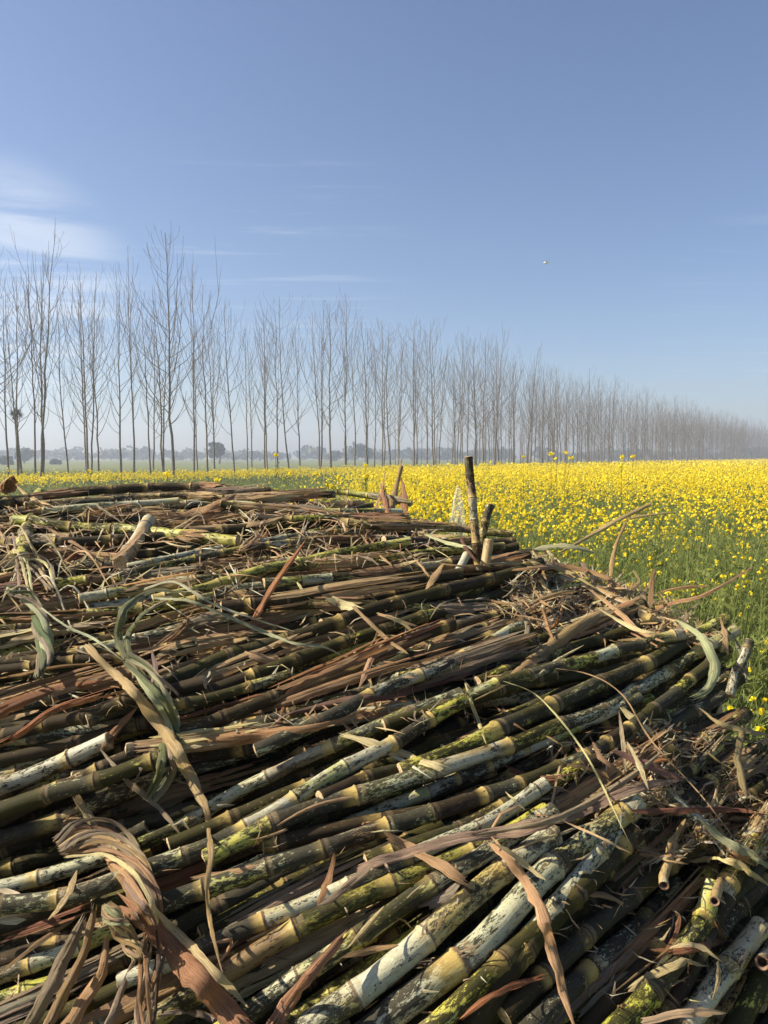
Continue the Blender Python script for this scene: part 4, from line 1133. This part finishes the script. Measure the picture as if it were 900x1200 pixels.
tag(b_.build('dry_leaf', [M_LEAF]), 'curled brown leaf ball perched at the left end of the ridge', 'leaf', GROUPL)

# ------------------------------------------------------------------ ground
gb = Buf()
XS = np.array([-3000, -800, -200, -60, -20, -5, 5, 20, 60, 200, 800, 3000.]); YS = np.array([-300, -20, -2, 2, 10, 30, 80, 200, 600, 1500, 4000.])
gx, gy = np.meshgrid(XS, YS); gz = np.zeros_like(gx)
ix = np.arange(gx.size).reshape(gx.shape)
gb.add(np.stack([gx, gy, gz], -1).reshape(-1, 3), np.stack([ix[:-1, :-1], ix[:-1, 1:], ix[1:, 1:], ix[1:, :-1]], -1).reshape(-1, 4))
tag(gb.build('ground', [M_GROUND], origin=(0, 0, 0)), 'flat green farmland reaching the horizon', kind='structure')

# ------------------------------------------------------------------ mustard field
mr = np.random.default_rng(9)
def quads(c, a, b):
    """c centre (N,3), a half-length vec, b half-width vec"""
    return np.stack([c - a - b, c - a + b, c + a + b, c + a - b], 1)
def rdir(n):
    return unit(mr.normal(size=(n, 3)))
def dens(x, y):
    wv = .6 * np.sin(x * .9 + 1.3) + .5 * np.sin(y * .7 + x * .4)
    edge = -.035 * y - .15
    right = 1 / (1 + np.exp(-(x - edge) / (.02 * y + .05)))
    strip = np.exp(-((y - 33 - 1.47 * (x + 18)) / 7) ** 2)
    return np.clip(right * (.85 + .25 * wv), .0, 1) + .22 / np.maximum(y, 5) + .9 * strip * (1 - right)
green, yellow = [], []
def plants(x, y, h, nst, npod, nleafs, nhead, nq, hs, fl):
    n = len(x)
    base = np.stack([x, y, np.zeros(n)], 1)
    lean = np.stack([mr.normal(.10, .10, n), mr.normal(-.02, .10, n), np.ones(n)], 1)
    tops = []
    for s_ in range(nst):
        z0 = h * mr.uniform(.15, .55, n) if s_ else np.zeros(n)
        p0 = base + lean * z0[:, None]
        dr = lean + (mr.normal(0, .30, (n, 3)) * (1, 1, 0) if s_ else 0)
        ln = (h - z0) * mr.uniform(.7, 1.0, n)
        p1 = p0 + dr * ln[:, None] * .55; dr2 = dr * (.6, .6, 1) ; p2 = p1 + dr2 * ln[:, None] * .45
        wd = unit(np.cross(dr, rdir(n))) * (.0022 + .0018 * hs / .02 * .6)
        green.append(np.stack([p0 - wd, p0 + wd, p1 + wd * .8, p1 - wd * .8], 1))
        green.append(np.stack([p1 - wd * .8, p1 + wd * .8, p2 + wd * .5, p2 - wd * .5], 1))
        tops.append(p2)
        for k in range(npod):
            t = mr.uniform(.45, 1.0, n)[:, None]
            c = p1 + (p2 - p1) * t
            d = unit(rdir(n) * (1, 1, .4) + (0, 0, .9)) * (mr.uniform(.018, .034, n)[:, None])
            green.append(quads(c + d, d, unit(np.cross(d, rdir(n))) * .0018))
    for k in range(nleafs):
        t = mr.uniform(.1, .8, n)
        c = base + lean * (h * t)[:, None]
        d = unit(rdir(n) * (1, 1, .5) + (0, 0, .35)) * ((.10 - .06 * t) * mr.uniform(.5, 1.1, n))[:, None]
        wv = unit(np.cross(d, rdir(n))) * (np.linalg.norm(d, axis=1) * .28)[:, None]
        q = quads(c + d, d, wv)
        q[:, 2] = (q[:, 2] * .25 + q[:, 3] * .75); 
        green.append(q)
    for k in range(nhead):
        tp = tops[k % len(tops)] + (0 if k < len(tops) else mr.normal(0, .05, (n, 3)))
        keep = mr.uniform(size=n) < fl
        tp = tp[keep]; m = len(tp)
        if not m: continue
        sz = hs * mr.uniform(.6, 1.35, m)[:, None]
        for j in range(nq):
            o_ = rdir(m) * sz * mr.uniform(.4, 1.0, m)[:, None] * (1, 1, .8)
            a_ = unit(np.cross(rdir(m), o_ + (0, 0, .01)))
            b2 = unit(np.cross(a_, o_ + rdir(m) * .02))
            s2 = sz * (.38 if nq > 8 else .62)
            yellow.append(quads(tp + o_, a_ * s2, b2 * s2))
def scatter(y0, y1, den, wide=.62):
    A = wide * (y1 * y1 - y0 * y0)
    n = int(A * den)
    y = np.sqrt(mr.uniform(y0 * y0, y1 * y1, n)); x = mr.uniform(-wide, wide, n) * y
    return x, y
def hfun(x, y):
    left = 1 / (1 + np.exp((x + .035 * y + .15) / (.03 * y + .1)))
    return (1.0 - .22 * left) * (1 + .035 * np.sin(x * 1.7) + .03 * np.sin(y * 1.1 + 2)) + mr.normal(0, .075, len(x))
# near, right of and behind the heap
x, y = scatter(1.6, 8, 46)
k = ((x > 1.02 + .05 * np.sin(y * 5)) & (y < 3.4)) | (y > 3.4)
x, y = x[k], y[k]
hf = hfun(x, y) * (1 + .09 * np.sin(x * 2.9 + 1.1) * np.sin(y * 2.3)) * np.clip(.80 + .035 * y, .8, 1)
clump = np.clip(.62 + .55 * np.sin(x * 3.1 + 1.7 * np.sin(y * 1.9)) * np.sin(y * 2.7 + 1.3 * np.sin(x * 2.3)) + .25 * np.sin(x * 7 + y * 5), .12, 1.15)
nearfl = clump * np.clip(dens(x, y), 0, 1) * np.clip(.20 + .085 * y, .2, .9)
kk = mr.uniform(size=len(x)) < .5
plants(x[kk], y[kk], hf[kk], 5, 5, 9, 7, 12, .0125, nearfl[kk] * .9)
plants(x[~kk], y[~kk], hf[~kk] * .85, 3, 4, 12, 1, 12, .013, nearfl[~kk] * .4)
x, y = scatter(8, 22, 20)
clump = np.clip(.72 + .5 * np.sin(x * 1.7 + 1.7 * np.sin(y * .9)) * np.sin(y * 1.3 + 1.3 * np.sin(x * 1.3)) + .2 * np.sin(x * 4 + y * 3), .2, 1.1)
plants(x, y, hfun(x, y) * (.9 + .13 * clump), 2, 2, 4, 7, 6, .017, np.clip(dens(x, y), 0, 1) * clump)
x, y = scatter(22, 60, 9, .60)
d_ = dens(x, y)
plants(x, y, hfun(x, y), 1, 0, 4, 6, 3, .032, np.clip(d_, 0, 1))
x, y = scatter(60, 230, .9, .60)
k = y < 38 + 1.47 * (x + 18) - 1
x, y = x[k], y[k]
plants(x, y, hfun(x, y), 1, 0, 2, 4, 2, .11, np.clip(dens(x, y), 0, 1))
fb = Buf()
for arr, mi in ((green, 0), (yellow, 1)):
    A = np.concatenate(arr).reshape(-1, 3)
    fb.add(A, np.arange(len(A)).reshape(-1, 4), mi)
print('mustard faces', fb.nv // 4)
fo = fb.build('mustard_crop', [M_FOL, M_YEL], smooth=False, origin=(0, 0, 0))
tag(fo, 'field of yellow flowering mustard behind the cane heap', 'mustard crop', kind='stuff')

# tall mustard plants standing out above the crop
def mustard_plant(px, py, d, hw, label, nh=3):
    top = at(px, py, d)
    base = np.array([top[0] + mr.normal(0, .03), top[1], 0.0])
    e = empty('mustard_plant', base)
    tag(e, label, 'mustard plant', 'tall mustard plants above the crop')
    sb = Buf(); hbs = []
    tips = [top] + [top + np.array([mr.normal(0, .05), mr.normal(0, .04), -mr.uniform(.03, .14)]) for _ in range(nh - 1)]
    for i, tp in enumerate(tips):
        p0 = base if i == 0 else base + (top - base) * .72
        P = np.array([p0, p0 * .45 + tp * .55 + np.array([.01, 0, 0]), tp])
        Pq, _l = smooth_path(P, .05); T, A, B = frames(Pq)
        th = np.arange(5) / 5 * 6.283
        rr = np.linspace(.003 if i == 0 else .002, .0014, len(Pq))
        V = Pq[:, None] + rr[:, None, None] * (np.cos(th)[None, :, None] * np.array([1, 0, 0]) + np.sin(th)[None, :, None] * np.array([0, 1, 0]))
        a = np.arange(len(Pq) - 1)[:, None] * 5 + np.arange(5)[None]; b2 = np.arange(len(Pq) - 1)[:, None] * 5 + (np.arange(5)[None] + 1) % 5
        sb.add(V.reshape(-1, 3), np.stack([a, b2, b2 + 5, a + 5], -1).reshape(-1, 4))
        q = []; hb = Buf(); hbs.append(hb)
        for j in range(20):
            o_ = rdir(1)[0] * hw * mr.uniform(.3, 1.25) * (1, 1, .8)
            a_ = unit(np.cross(rdir(1)[0], o_)); b3 = unit(np.cross(a_, o_))
            q.append(quads((tp + o_)[None], (a_ * hw * .27)[None], (b3 * hw * .27)[None])[0])
        hb.add(np.array(q).reshape(-1, 3), np.arange(len(q) * 4).reshape(-1, 4))
        pq = []
        for j in range(8):
            c = tp + (p0 - tp) * mr.uniform(.03, .3); dd = unit(rdir(1)[0] + (0, 0, 1)) * .02
            pq.append(quads((c + dd)[None], dd[None], (unit(np.cross(dd, rdir(1)[0])) * .0018)[None])[0])
        sb.add(np.array(pq).reshape(-1, 3), np.arange(len(pq) * 4).reshape(-1, 4))
    sb.build('stem', [M_FOL], parent=e)
    for hb in hbs: hb.build('flower_head', [M_YEL], parent=e, smooth=False)
for px, py, d, hw, lab, nh in [
    (613, 535, 9.5, 0.028, 'tall mustard plant rising just right of the upright stalk', 1), (646, 532, 9.5, 0.034, 'tall mustard plant above the horizon, leftmost of the close pair', 1),
    (663, 530, 9.5, 0.036, 'tall mustard plant above the horizon, right one of the close pair', 2), (652, 538, 9.5, 0.032, 'mustard plant between and below the close pair', 1),
    (729, 536, 9.5, 0.036, 'tall mustard plant above the right part of the crop', 2), (742, 535, 9.5, 0.036, 'tall mustard plant right beside the previous tuft over the crop', 1),
    (323, 533, 4.4, .016, 'yellow mustard head over the heap crest left of centre', 2), (371, 556, 4.0, .018, 'mustard plant showing over the crest near the centre', 3),
    (196, 556, 4.4, .018, 'bushy mustard plant over the crest below the tallest poplar', 3), (255, 562, 4.2, .018, 'low mustard plant over the crest right of the tallest poplar', 3),
    (397, 560, 4.0, .018, 'bushy mustard plant left of the red-brown crest sheaths', 3), (106, 552, 5.0, .015, 'small mustard plant over the left part of the ridge', 2),
    (428, 545, 5.0, .016, 'mustard plant directly behind the thin upright tan leaf', 3)]:
    mustard_plant(px, py, d, hw, lab, nh)

# crumpled clear plastic bag snagged on a stick
pm, t = new_mat('clear_plastic')
p = t.n('ShaderNodeBsdfPrincipled'); p.inputs['Base Color'].default_value = (.85, .88, .9, 1); p.inputs['Roughness'].default_value = .25
tr = t.n('ShaderNodeBsdfTransparent'); mx = t.n('ShaderNodeMixShader'); mx.inputs[0].default_value = .13
t.l(tr.outputs[0], mx.inputs[1]); t.l(p.outputs[0], mx.inputs[2]); o_ = t.n('ShaderNodeOutputMaterial'); t.l(mx.outputs[0], o_.inputs[0])
pb = Buf(); d0 = 2.6; n1, n2 = 14, 20
top = at(537, 570, d0); bot = at(535, 628, d0)
V = []
for i in range(n1):
    t_ = i / (n1 - 1)
    c = top + (bot - top) * t_; rr = .003 + .026 * t_ ** .7
    for j in range(n2):
        a = j / n2 * 6.283
        q = rr * (1 + .3 * math.sin(a * 5 + t_ * 4) + .15 * math.sin(a * 9))
        V.append(c + np.array([math.cos(a) * q, math.sin(a) * q, .004 * math.sin(a * 3 + i)]))
ii = np.arange(n1 - 1)[:, None] * n2 + np.arange(n2)[None]; i2 = np.arange(n1 - 1)[:, None] * n2 + (np.arange(n2)[None] + 1) % n2
pb.add(np.array(V), np.stack([ii, i2, i2 + n2, ii + n2], -1).reshape(-1, 4))
tag(pb.build('plastic_bag', [pm]), 'crumpled clear plastic bag standing behind the tall upright stalk', 'plastic bag')

# ------------------------------------------------------------------ poplar plantation
def tube_into(buf, P, r0, r1, sides, jitter=0):
    P = np.asarray(P, float); n = len(P)
    T = unit(np.gradient(P, axis=0)); up = np.array([.31, .95, .05])
    A = unit(np.cross(T, up)); B = np.cross(T, A)
    th = np.arange(sides) / sides * 2 * np.pi
    rr = np.linspace(r0, r1, n) if np.isscalar(r0) else r0
    V = P[:, None] + rr[:, None, None] * (np.cos(th)[None, :, None] * A[:, None] + np.sin(th)[None, :, None] * B[:, None])
    a = np.arange(n - 1)[:, None] * sides + np.arange(sides)[None]; b2 = np.arange(n - 1)[:, None] * sides + (np.arange(sides)[None] + 1) % sides
    buf.add(V.reshape(-1, 3), np.stack([a, b2, b2 + sides, a + sides], -1).reshape(-1, 4))

def poplar(seed, hgt=1.0, rad=.085, nb=30, detail=1, spread=1.0, fork=False, lean=0.0):
    q = np.random.default_rng(seed)
    Ht = 13.0
    nz = 16
    z = np.linspace(0, Ht, nz)
    px_ = np.cumsum(q.normal(0, .045, nz)) + .012 * lean * z ** 1.5; py_ = np.cumsum(q.normal(0, .04, nz)); px_ -= px_[0]; py_ -= py_[0]
    TP = np.stack([px_, py_, z], 1)
    tb = Buf(); rr = rad * (1 - (z / Ht) ** .9 * .88) + np.where(z < .5, .02, 0)
    tube_into(tb, TP, rr, None, 8 if detail else 5)
    cb = Buf()
    for k in range(nb):
        f = .24 + .72 * ((k + q.uniform()) / nb) ** .9
        zz = f * Ht
        p0 = np.array([np.interp(zz, z, px_), np.interp(zz, z, py_), zz])
        L = (1.0 - f) * Ht * q.uniform(.35, .80) + q.uniform(.4, 1.2)
        if f < .36: L *= q.uniform(.25, .7)
        a = k * 2.4 + q.normal(0, .5); out = np.array([math.cos(a), math.sin(a), 0])
        el = q.uniform(.98, 1.34) 
        r0 = rad * (1 - f * .85) * q.uniform(.28, .5)
        t = np.linspace(0, 1, 6)[:, None]
        reach = L * math.cos(el) * spread
        P = p0 + out * reach * (1 - (1 - t) ** 1.7) + np.array([0, 0, 1]) * (L * math.sin(el) * (.55 * t + .45 * t ** 1.6)) + q.normal(0, .025, (6, 3)) * t
        if detail: P = P[[0, 1, 2, 3, 4, 5]]
        else: P = P[[0, 2, 5]]
        tube_into(cb, P, r0, .0065, 4 if detail else 3)
        for m_ in range(q.integers(0, 4) if detail else 1):
            j = q.uniform(.25, .85); pj = np.array([np.interp(j, np.linspace(0, 1, len(P)), P[:, c]) for c in range(3)])
            l2 = L * q.uniform(.15, .42)
            d2 = unit(out * .7 + q.normal(0, .45, 3) * (1, 1, .2) + np.array([0, 0, 1.1]))
            P2 = np.array([pj, pj + d2 * l2 * .5, pj + d2 * l2 * .9 + np.array([0, 0, l2 * .18])])
            tube_into(cb, P2, r0 * .5, .0055, 3)
    return tb, cb

VAR = []
for i in range(9):
    tb, cb = poplar(40 + i, rad=.092 if i in (3,) else .074, nb=[21, 27, 25, 40, 18, 29, 22, 28, 22][i], spread=[.8, 1, .9, 1.15, .7, 1.1, .9, 1.25, .8][i], lean=[-1, 0, .4, 0, -.5, .6, 0, -.3, .2][i])
    VAR.append((tb, cb))
protos = {}
TREES = []
def Yrow(px): return 64.46 / (1 - 1.47 * (px - 450) / 900)
near = [(-12, 0, .86), (10, 3, .76), (22, 2.0, .84), (42, 4, .93), (47, 0, .98), (52, 1.5, .90), (80, 3, .78), (107, 0, .87), (116, 4, .80), (142, 0, .86), (157, 2, 1.01), (177, 5, .88),
        (191, 3, .88), (204, 0, 1.13), (227, 3, 1.08), (245, 1, .90), (252, 6, .84), (275, 0, .90), (296, 5, .84), (310, 2, .90), (327, 4, .95), (339, 0, .99), (352, 5, .92), (375, 1, .98),
        (387, 4, 1.07), (405, 0, 1.09), (416, 5, .95), (430, 2, 1.0), (447, 0, 1.0)]
LAND = {0: 'cut by the left edge', 1: 'second from the left edge', 2: 'beside the dark palm', 3: 'in the close left cluster', 4: 'leading the close left cluster', 5: 'right side of the close left cluster',
        6: 'with low fork between the left cluster and the next tall pair', 7: 'with a long bare whip top leaning left', 8: 'close behind the whip-topped one', 9: 'with wide forks left of the straight one',
        10: 'very straight, left of the tallest', 11: 'thin, just left of the tallest', 12: 'touching the tallest on its left', 13: 'tallest and thickest in the row', 14: 'first right of the tallest',
        15: 'second right of the tallest', 16: 'left of the round dark bush', 17: 'lone vase-shaped, right of the round dark bush', 18: 'right of the vase-shaped one', 19: 'second right of the vase-shaped one',
        20: 'with a slanting stem left of the yellow mustard head', 21: 'behind the yellow mustard head', 22: 'right of the yellow mustard head', 23: 'left of the far round tree near centre',
        24: 'tall twin near the centre, left', 25: 'tall twin near the centre, right', 26: 'just right of the tall twins', 27: 'above the thin upright tan leaf', 28: 'above the red-brown crest sheaths'}
for i, (px, back, hs) in enumerate(near):
    Y = Yrow(px) + back
    X = (px - 450) / 900 * Y
    TREES.append((X, Y, hs, 'bare poplar ' + LAND[i], [3, 0, 1, 4, 0, 2, 7, 0, 1, 5, 8, 4, 2, 3, 1, 6, 4, 5, 0, 2, 6, 7, 1, 8, 3, 1, 4, 2, 5][i], True))
tr_ = np.random.default_rng(21)
du = unit(np.array([1, 1.47])); dn = np.array([-du[1], du[0]])
o0 = np.array([0, 64.46])
for row, off in ((0, 0), (1, 3.4), (2, 6.8)):
    s_ = 2.0 + row
    while s_ < 232:
        p_ = o0 + du * s_ + dn * off + tr_.normal(0, .35, 2)
        s_ += 2.9 * tr_.uniform(.8, 1.25) * (1 if s_ < 150 else 1.25)
        hs = .98 * tr_.uniform(.84, 1.10) + (.10 if 20 < s_ < 32 else 0) - (.05 if s_ > 90 else 0)
        px = 450 + 900 * p_[0] / p_[1]
        where = ('in the dense stretch right of centre' if px < 620 else 'in the hazy stretch above the mustard' if px < 780 else 'in the far hazy tail at right')
        rw = ['front row', 'second row', 'third row'][row]
        TREES.append((p_[0], p_[1], hs, f'bare poplar, {rw}, {where}', int(tr_.integers(0, 9)), px < 560))
for off, n_ in ((5, 12), (9, 10)):
    for k in range(n_):
        s_ = -60 + 58 * (k + tr_.uniform(.1, .9)) / n_
        p_ = o0 + du * s_ + dn * off + tr_.normal(0, .3, 2)
        TREES.append((p_[0], p_[1], tr_.uniform(.82, .98), 'thin bare poplar showing between the front trunks on the left', int(tr_.integers(0, 9)), False))
print('trees', len(TREES))
def put_poplar(X, Y, hs, lab, v, i):
    if v not in protos:
        e = empty('poplar_tree', (X, Y, 0))
        t1 = VAR[v][0].build('trunk', [M_BARK], origin=(0, 0, 0)); t2 = VAR[v][1].build('crown', [M_TWIG], origin=(0, 0, 0))
        for c in (t1, t2): c.parent = e
        protos[v] = (e, t1, t2)
    else:
        e0, a, b2 = protos[v]
        e = e0.copy(); COL.objects.link(e); e.location = (X, Y, 0)
        for c in (a, b2):
            cc_ = c.copy(); COL.objects.link(cc_); cc_.parent = e
    wf = hs * (1.0 + .12 * math.sin(i * 1.7))
    e.scale = (wf, wf, hs)
    e.rotation_euler = (.022 * math.sin(i * 5.1), .026 * math.cos(i * 3.7), (i * 2.399) % 6.283 if v not in (3,) else .6 + i)
    tag(e, lab, 'poplar tree', 'bare poplars of the plantation')
TREES = TREES[:300]
for i, (X, Y, hs, lab, v, nr_) in enumerate(TREES):
    put_poplar(X, Y, hs, lab, v, i)
# deeper rows that read as one mass
pb = Buf()
lows = [poplar(90 + i, nb=16, detail=0, rad=.08) for i in range(5)]
for k in range(430):
    s_ = 45 + 300 * tr_.uniform() ** .9; off = tr_.uniform(9, 34)
    p_ = o0 + du * s_ + dn * off
    if s_ > 232: off = tr_.uniform(0, 30); p_ = o0 + du * s_ + dn * off
    tb, cb = lows[k % 5]; hs = tr_.uniform(.8, 1.0); a = tr_.uniform(0, 6.28)
    Rm = np.array([[math.cos(a), -math.sin(a), 0], [math.sin(a), math.cos(a), 0], [0, 0, 1]]) * hs
    for bb in (tb, cb):
        for vv, ff, off_ in zip(bb.v, bb.f, np.cumsum([0] + [len(x_) for x_ in bb.v[:-1]])):
            pb.add(vv @ Rm.T + np.array([p_[0], p_[1], 0]), ff - off_)
tag(pb.build('poplar_wood', [M_TWIG], origin=(0, 0, 0)), 'hazy mass of bare poplars behind the plantation rows', 'wood', kind='stuff')

# ------------------------------------------------------------------ far trees and bushes
def blob_tree(buf, c, rx, rz, n, leafsz, q):
    """foliage clumps spread through an uneven crown"""
    lob = [(q.normal(0, .45, 3) * (rx, rx, rz * .6), q.uniform(.4, .75)) for _ in range(7)]
    P = []
    for k in range(n):
        l, s_ = lob[q.integers(len(lob))]
        d = unit(q.normal(size=3)) * q.uniform(.5, 1) ** .4
        P.append(l + d * (rx, rx, rz) * s_)
    P = np.array(P) + c
    a = unit(q.normal(size=(n, 3))); b2 = unit(np.cross(a, q.normal(size=(n, 3))))
    sz = (leafsz * q.uniform(.5, 1.4, n))[:, None]
    A = np.stack([P - a * sz - b2 * sz, P - a * sz + b2 * sz * .6, P + a * sz + b2 * sz, P + a * sz * .8 - b2 * sz], 1).reshape(-1, 3)
    buf.add(A, np.arange(len(A)).reshape(-1, 4))
def far_tree(px, py_c, rpx, d, label, name='broadleaf_tree', cat='tree', aspect=1.0):
    q = np.random.default_rng(int(px * 7 + d))
    c = at(px, py_c, d); r = rpx / 900 * d
    e = empty(name, (c[0], c[1], 0)); tag(e, label, cat, None)
    tb = Buf(); tube_into(tb, [(c[0], c[1], 0), (c[0] + .1 * r, c[1], c[2] * .6), (c[0], c[1], c[2])], .12 * r, .04 * r, 7)
    tb.build('trunk', [M_BARK], parent=e)
    cb = Buf(); blob_tree(cb, c, r, r * aspect, 900, r * .09, q); cb.build('crown', [M_TREE_FAR], parent=e, smooth=False)
far_tree(257, 529, 11, 190, 'round dark tree on the horizon seen between the left poplars')
far_tree(248, 522, 4, 195, 'small round treetop against the left side of the round dark tree')
far_tree(428, 531, 11, 260, 'round hazy tree on the horizon near the centre')
far_tree(392, 534, 8, 280, 'smaller hazy tree left of the round one near the centre')
far_tree(28, 534, 11, 200, 'dark bushy tree at the foot of the left poplar cluster')
far_tree(6, 541, 8, 160, 'low dark bush at the left edge', 'bush', 'bush')
far_tree(65, 541, 7, 170, 'low bush right of the left poplar cluster', 'bush', 'bush', .7)
# palm
c = at(18, 484, 62); e = empty('palm_tree', (c[0], c[1], 0)); tag(e, 'single palm with a small dark crown among the left poplars', 'palm tree')
tb = Buf(); tube_into(tb, [(c[0] + .3, c[1], 0), (c[0] + .1, c[1], c[2] * .5), c], .16, .11, 8); tb.build('trunk', [M_BARK], parent=e)
cb = Buf(); q = np.random.default_rng(4)
for k in range(34):
    a = q.uniform(0, 6.28); el = q.uniform(-.9, 1.3); L = q.uniform(.5, .75)
    o2 = np.array([math.cos(a) * math.cos(el), math.sin(a) * math.cos(el), math.sin(el)])
    for m_ in range(7):
        t0 = m_ / 7; d2 = unit(o2 + q.normal(0, .28, 3))
        p0 = c + o2 * L * .35; p1 = p0 + d2 * L * .65 + np.array([0, 0, -.12])
        w_ = unit(np.cross(d2, (0, 0, 1))) * .055
        cb.add(np.array([c + o2 * .05, p0 + w_, p1, p0 - w_]), np.array([[0, 1, 2, 3]]))
cb.build('crown', [M_TREE_FAR], parent=e, smooth=False)
# hazy treeline
tb = Buf(); q = np.random.default_rng(8)
for k in range(260):
    d = q.uniform(330, 460); x = q.uniform(-.62, .62) * d
    r = q.uniform(1.6, 3.6) * (1.35 if q.uniform() < .15 else 1)
    blob_tree(tb, np.array([x, d, r * .9]), r * 1.3, r * .8, 90, r * .22, q)
tag(tb.build('treeline', [M_TREE_FAR], smooth=False, origin=(0, 0, 0)), 'pale hazy line of far trees along the horizon', 'treeline', kind='stuff')

# birds
bm_, t = new_mat('bird_feathers_white'); t.bsdf((.8, .8, .78), .7)
bd_, t = new_mat('bird_feathers_dark'); t.bsdf((.05, .05, .05), .7)
def bird(px, py, d, span, mat, label):
    c = at(px, py, d); e = empty('bird', c); tag(e, label, 'bird')
    b2 = Buf()
    P = np.array([(-.28, 0, 0), (-.15, 0, .01), (0, 0, .02), (.15, 0, .03), (.26, 0, .05), (.34, 0, .05)]) * span
    tube_into(b2, c + P, np.array([.03, .09, .13, .10, .05, .01]) * span, None, 8)
    for s_ in (-1, 1):
        w = np.array([(-.10, .02 * s_, .03), (.12, .02 * s_, .03), (.10, .30 * s_, .16), (.0, .52 * s_, .10), (-.08, .28 * s_, .15)]) * span
        w2 = w - np.array([0, 0, .012]) * span
        b2.add(np.vstack([c + w, c + w2]), np.array([[0, 1, 2, 4], [5, 9, 7, 6]])); b2.add(np.vstack([c + w, c + w2]), np.array([[2, 3, 4], [7, 9, 8]]))
    o = b2.build('body', [mat], parent=e)
bird(640, 308, 60, .75, bm_, 'small white bird flying in the open sky')
bird(678, 217, 110, .4, bd_, 'tiny dark bird high in the sky above the white one')
bird(866, 223, 120, .4, bd_, 'tiny dark bird high in the sky near the right edge')

# ------------------------------------------------------------------ air
hz = bpy.data.meshes.new('haze')
x0, x1, y0, y1, z0_, z1_ = -700, 700, -60, 620, -1.0, 26.0
hv = [(x, y, z) for z in (z0_, z1_) for y in (y0, y1) for x in (x0, x1)]
hz.from_pydata(hv, [], [(0, 2, 3, 1), (4, 5, 7, 6), (0, 1, 5, 4), (2, 6, 7, 3), (0, 4, 6, 2), (1, 3, 7, 5)])
ho = bpy.data.objects.new('haze', hz); COL.objects.link(ho)
m = bpy.data.materials.new('haze_air'); m.use_nodes = True; nt = m.node_tree; nt.nodes.clear()
pv = nt.nodes.new('ShaderNodeVolumePrincipled'); pv.inputs['Color'].default_value = (.80, .88, 1, 1); pv.inputs['Density'].default_value = .0018; pv.inputs['Anisotropy'].default_value = .25
ou = nt.nodes.new('ShaderNodeOutputMaterial'); nt.links.new(pv.outputs[0], ou.inputs['Volume'])
hz.materials.append(m); tag(ho, 'thin winter haze over the fields', kind='stuff')

# ------------------------------------------------------------------ light
SUN_EL = R(37); SUN_AZ = R(-90)     # azimuth from +Y, negative = left
sd = np.array([math.sin(SUN_AZ) * math.cos(SUN_EL), math.cos(SUN_AZ) * math.cos(SUN_EL), math.sin(SUN_EL)])
sl = bpy.data.lights.new('sun', 'SUN'); sl.energy = 5.0; sl.angle = R(.5); sl.color = (1, .91, .76)
so_ = bpy.data.objects.new('sun', sl); COL.objects.link(so_); so_.rotation_euler = Vector(sd).to_track_quat('Z', 'Y').to_euler(); so_.location = (-20, 10, 40)
w = bpy.data.worlds.new('World'); scene.world = w; w.use_nodes = True
t = NT(w.node_tree); w.node_tree.nodes.clear()
sky = t.n('ShaderNodeTexSky', sky_type='NISHITA'); sky.sun_disc = False; sky.sun_elevation = SUN_EL; sky.sun_rotation = SUN_AZ
sky.air_density = 1.0; sky.dust_density = 1.2; sky.ozone_density = 2.5; sky.altitude = 200
co = t.n('ShaderNodeTexCoord').outputs['Generated']
sx = t.n('ShaderNodeSeparateXYZ'); t.l(co, sx.inputs[0])
zc = t.math('MAXIMUM', sx.outputs[2], .03)
cvv = t.n('ShaderNodeCombineXYZ'); t.l(t.math('DIVIDE', sx.outputs[0], zc), cvv.inputs[0]); t.l(t.math('DIVIDE', sx.outputs[1], zc), cvv.inputs[1])
c1 = t.noise(t.vmath('MULTIPLY', cvv.outputs[0], (.55, 1.0, 1)), 1.1, 7, .62, .9)
c2 = t.noise(t.vmath('MULTIPLY', cvv.outputs[0], (.35, 2.2, 1)), 1.6, 6, .65, .5)
def cone(px, py, lo, hi):
    d = unit(at(px, py, 1.0) - CAM)
    nd = t.n('ShaderNodeVectorMath', operation='DOT_PRODUCT'); t.l(co, nd.inputs[0]); nd.inputs[1].default_value = tuple(d)
    return t.step(nd.outputs['Value'], math.cos(R(lo)), math.cos(R(hi)))
m1 = t.math('MULTIPLY', cone(0, 345, 9.5, 3), t.step(c1, .40, .64))
m2 = t.math('MULTIPLY', cone(320, 320, 12, 3), t.step(c2, .53, .70))
m3 = t.math('MULTIPLY', cone(900, 390, 9, 2), t.step(c2, .50, .72))
cf = t.math('ADD', t.math('MULTIPLY', m1, .46), t.math('ADD', t.math('MULTIPLY', m2, .15), t.math('MULTIPLY', m3, .14)), clamp=True)
skyc = t.mix(cf, t.mix(1.0, sky.outputs[0], (.97, .99, 1.08), 'MULTIPLY'), (7.6, 7.9, 8.3))
bg = t.n('ShaderNodeBackground'); t.l(skyc, bg.inputs[0]); bg.inputs[1].default_value = .067
wo = t.n('ShaderNodeOutputWorld'); t.l(bg.outputs[0], wo.inputs[0])

scene.view_settings.view_transform = 'Standard'
scene.view_settings.look = 'None'
scene.view_settings.exposure = 1.0
scene.view_settings.gamma = 1.0
scene.view_settings.use_curve_mapping = False
scene.render.engine = 'CYCLES'
scene.cycles.max_bounces = 6
scene.cycles.diffuse_bounces = 3
scene.cycles.transparent_max_bounces = 6
scene.cycles.volume_bounces = 0
scene.cycles.use_denoising = True
try:
    scene.cycles.denoiser = 'OPENIMAGEDENOISE'; scene.cycles.denoising_prefilter = 'ACCURATE'
except Exception: pass
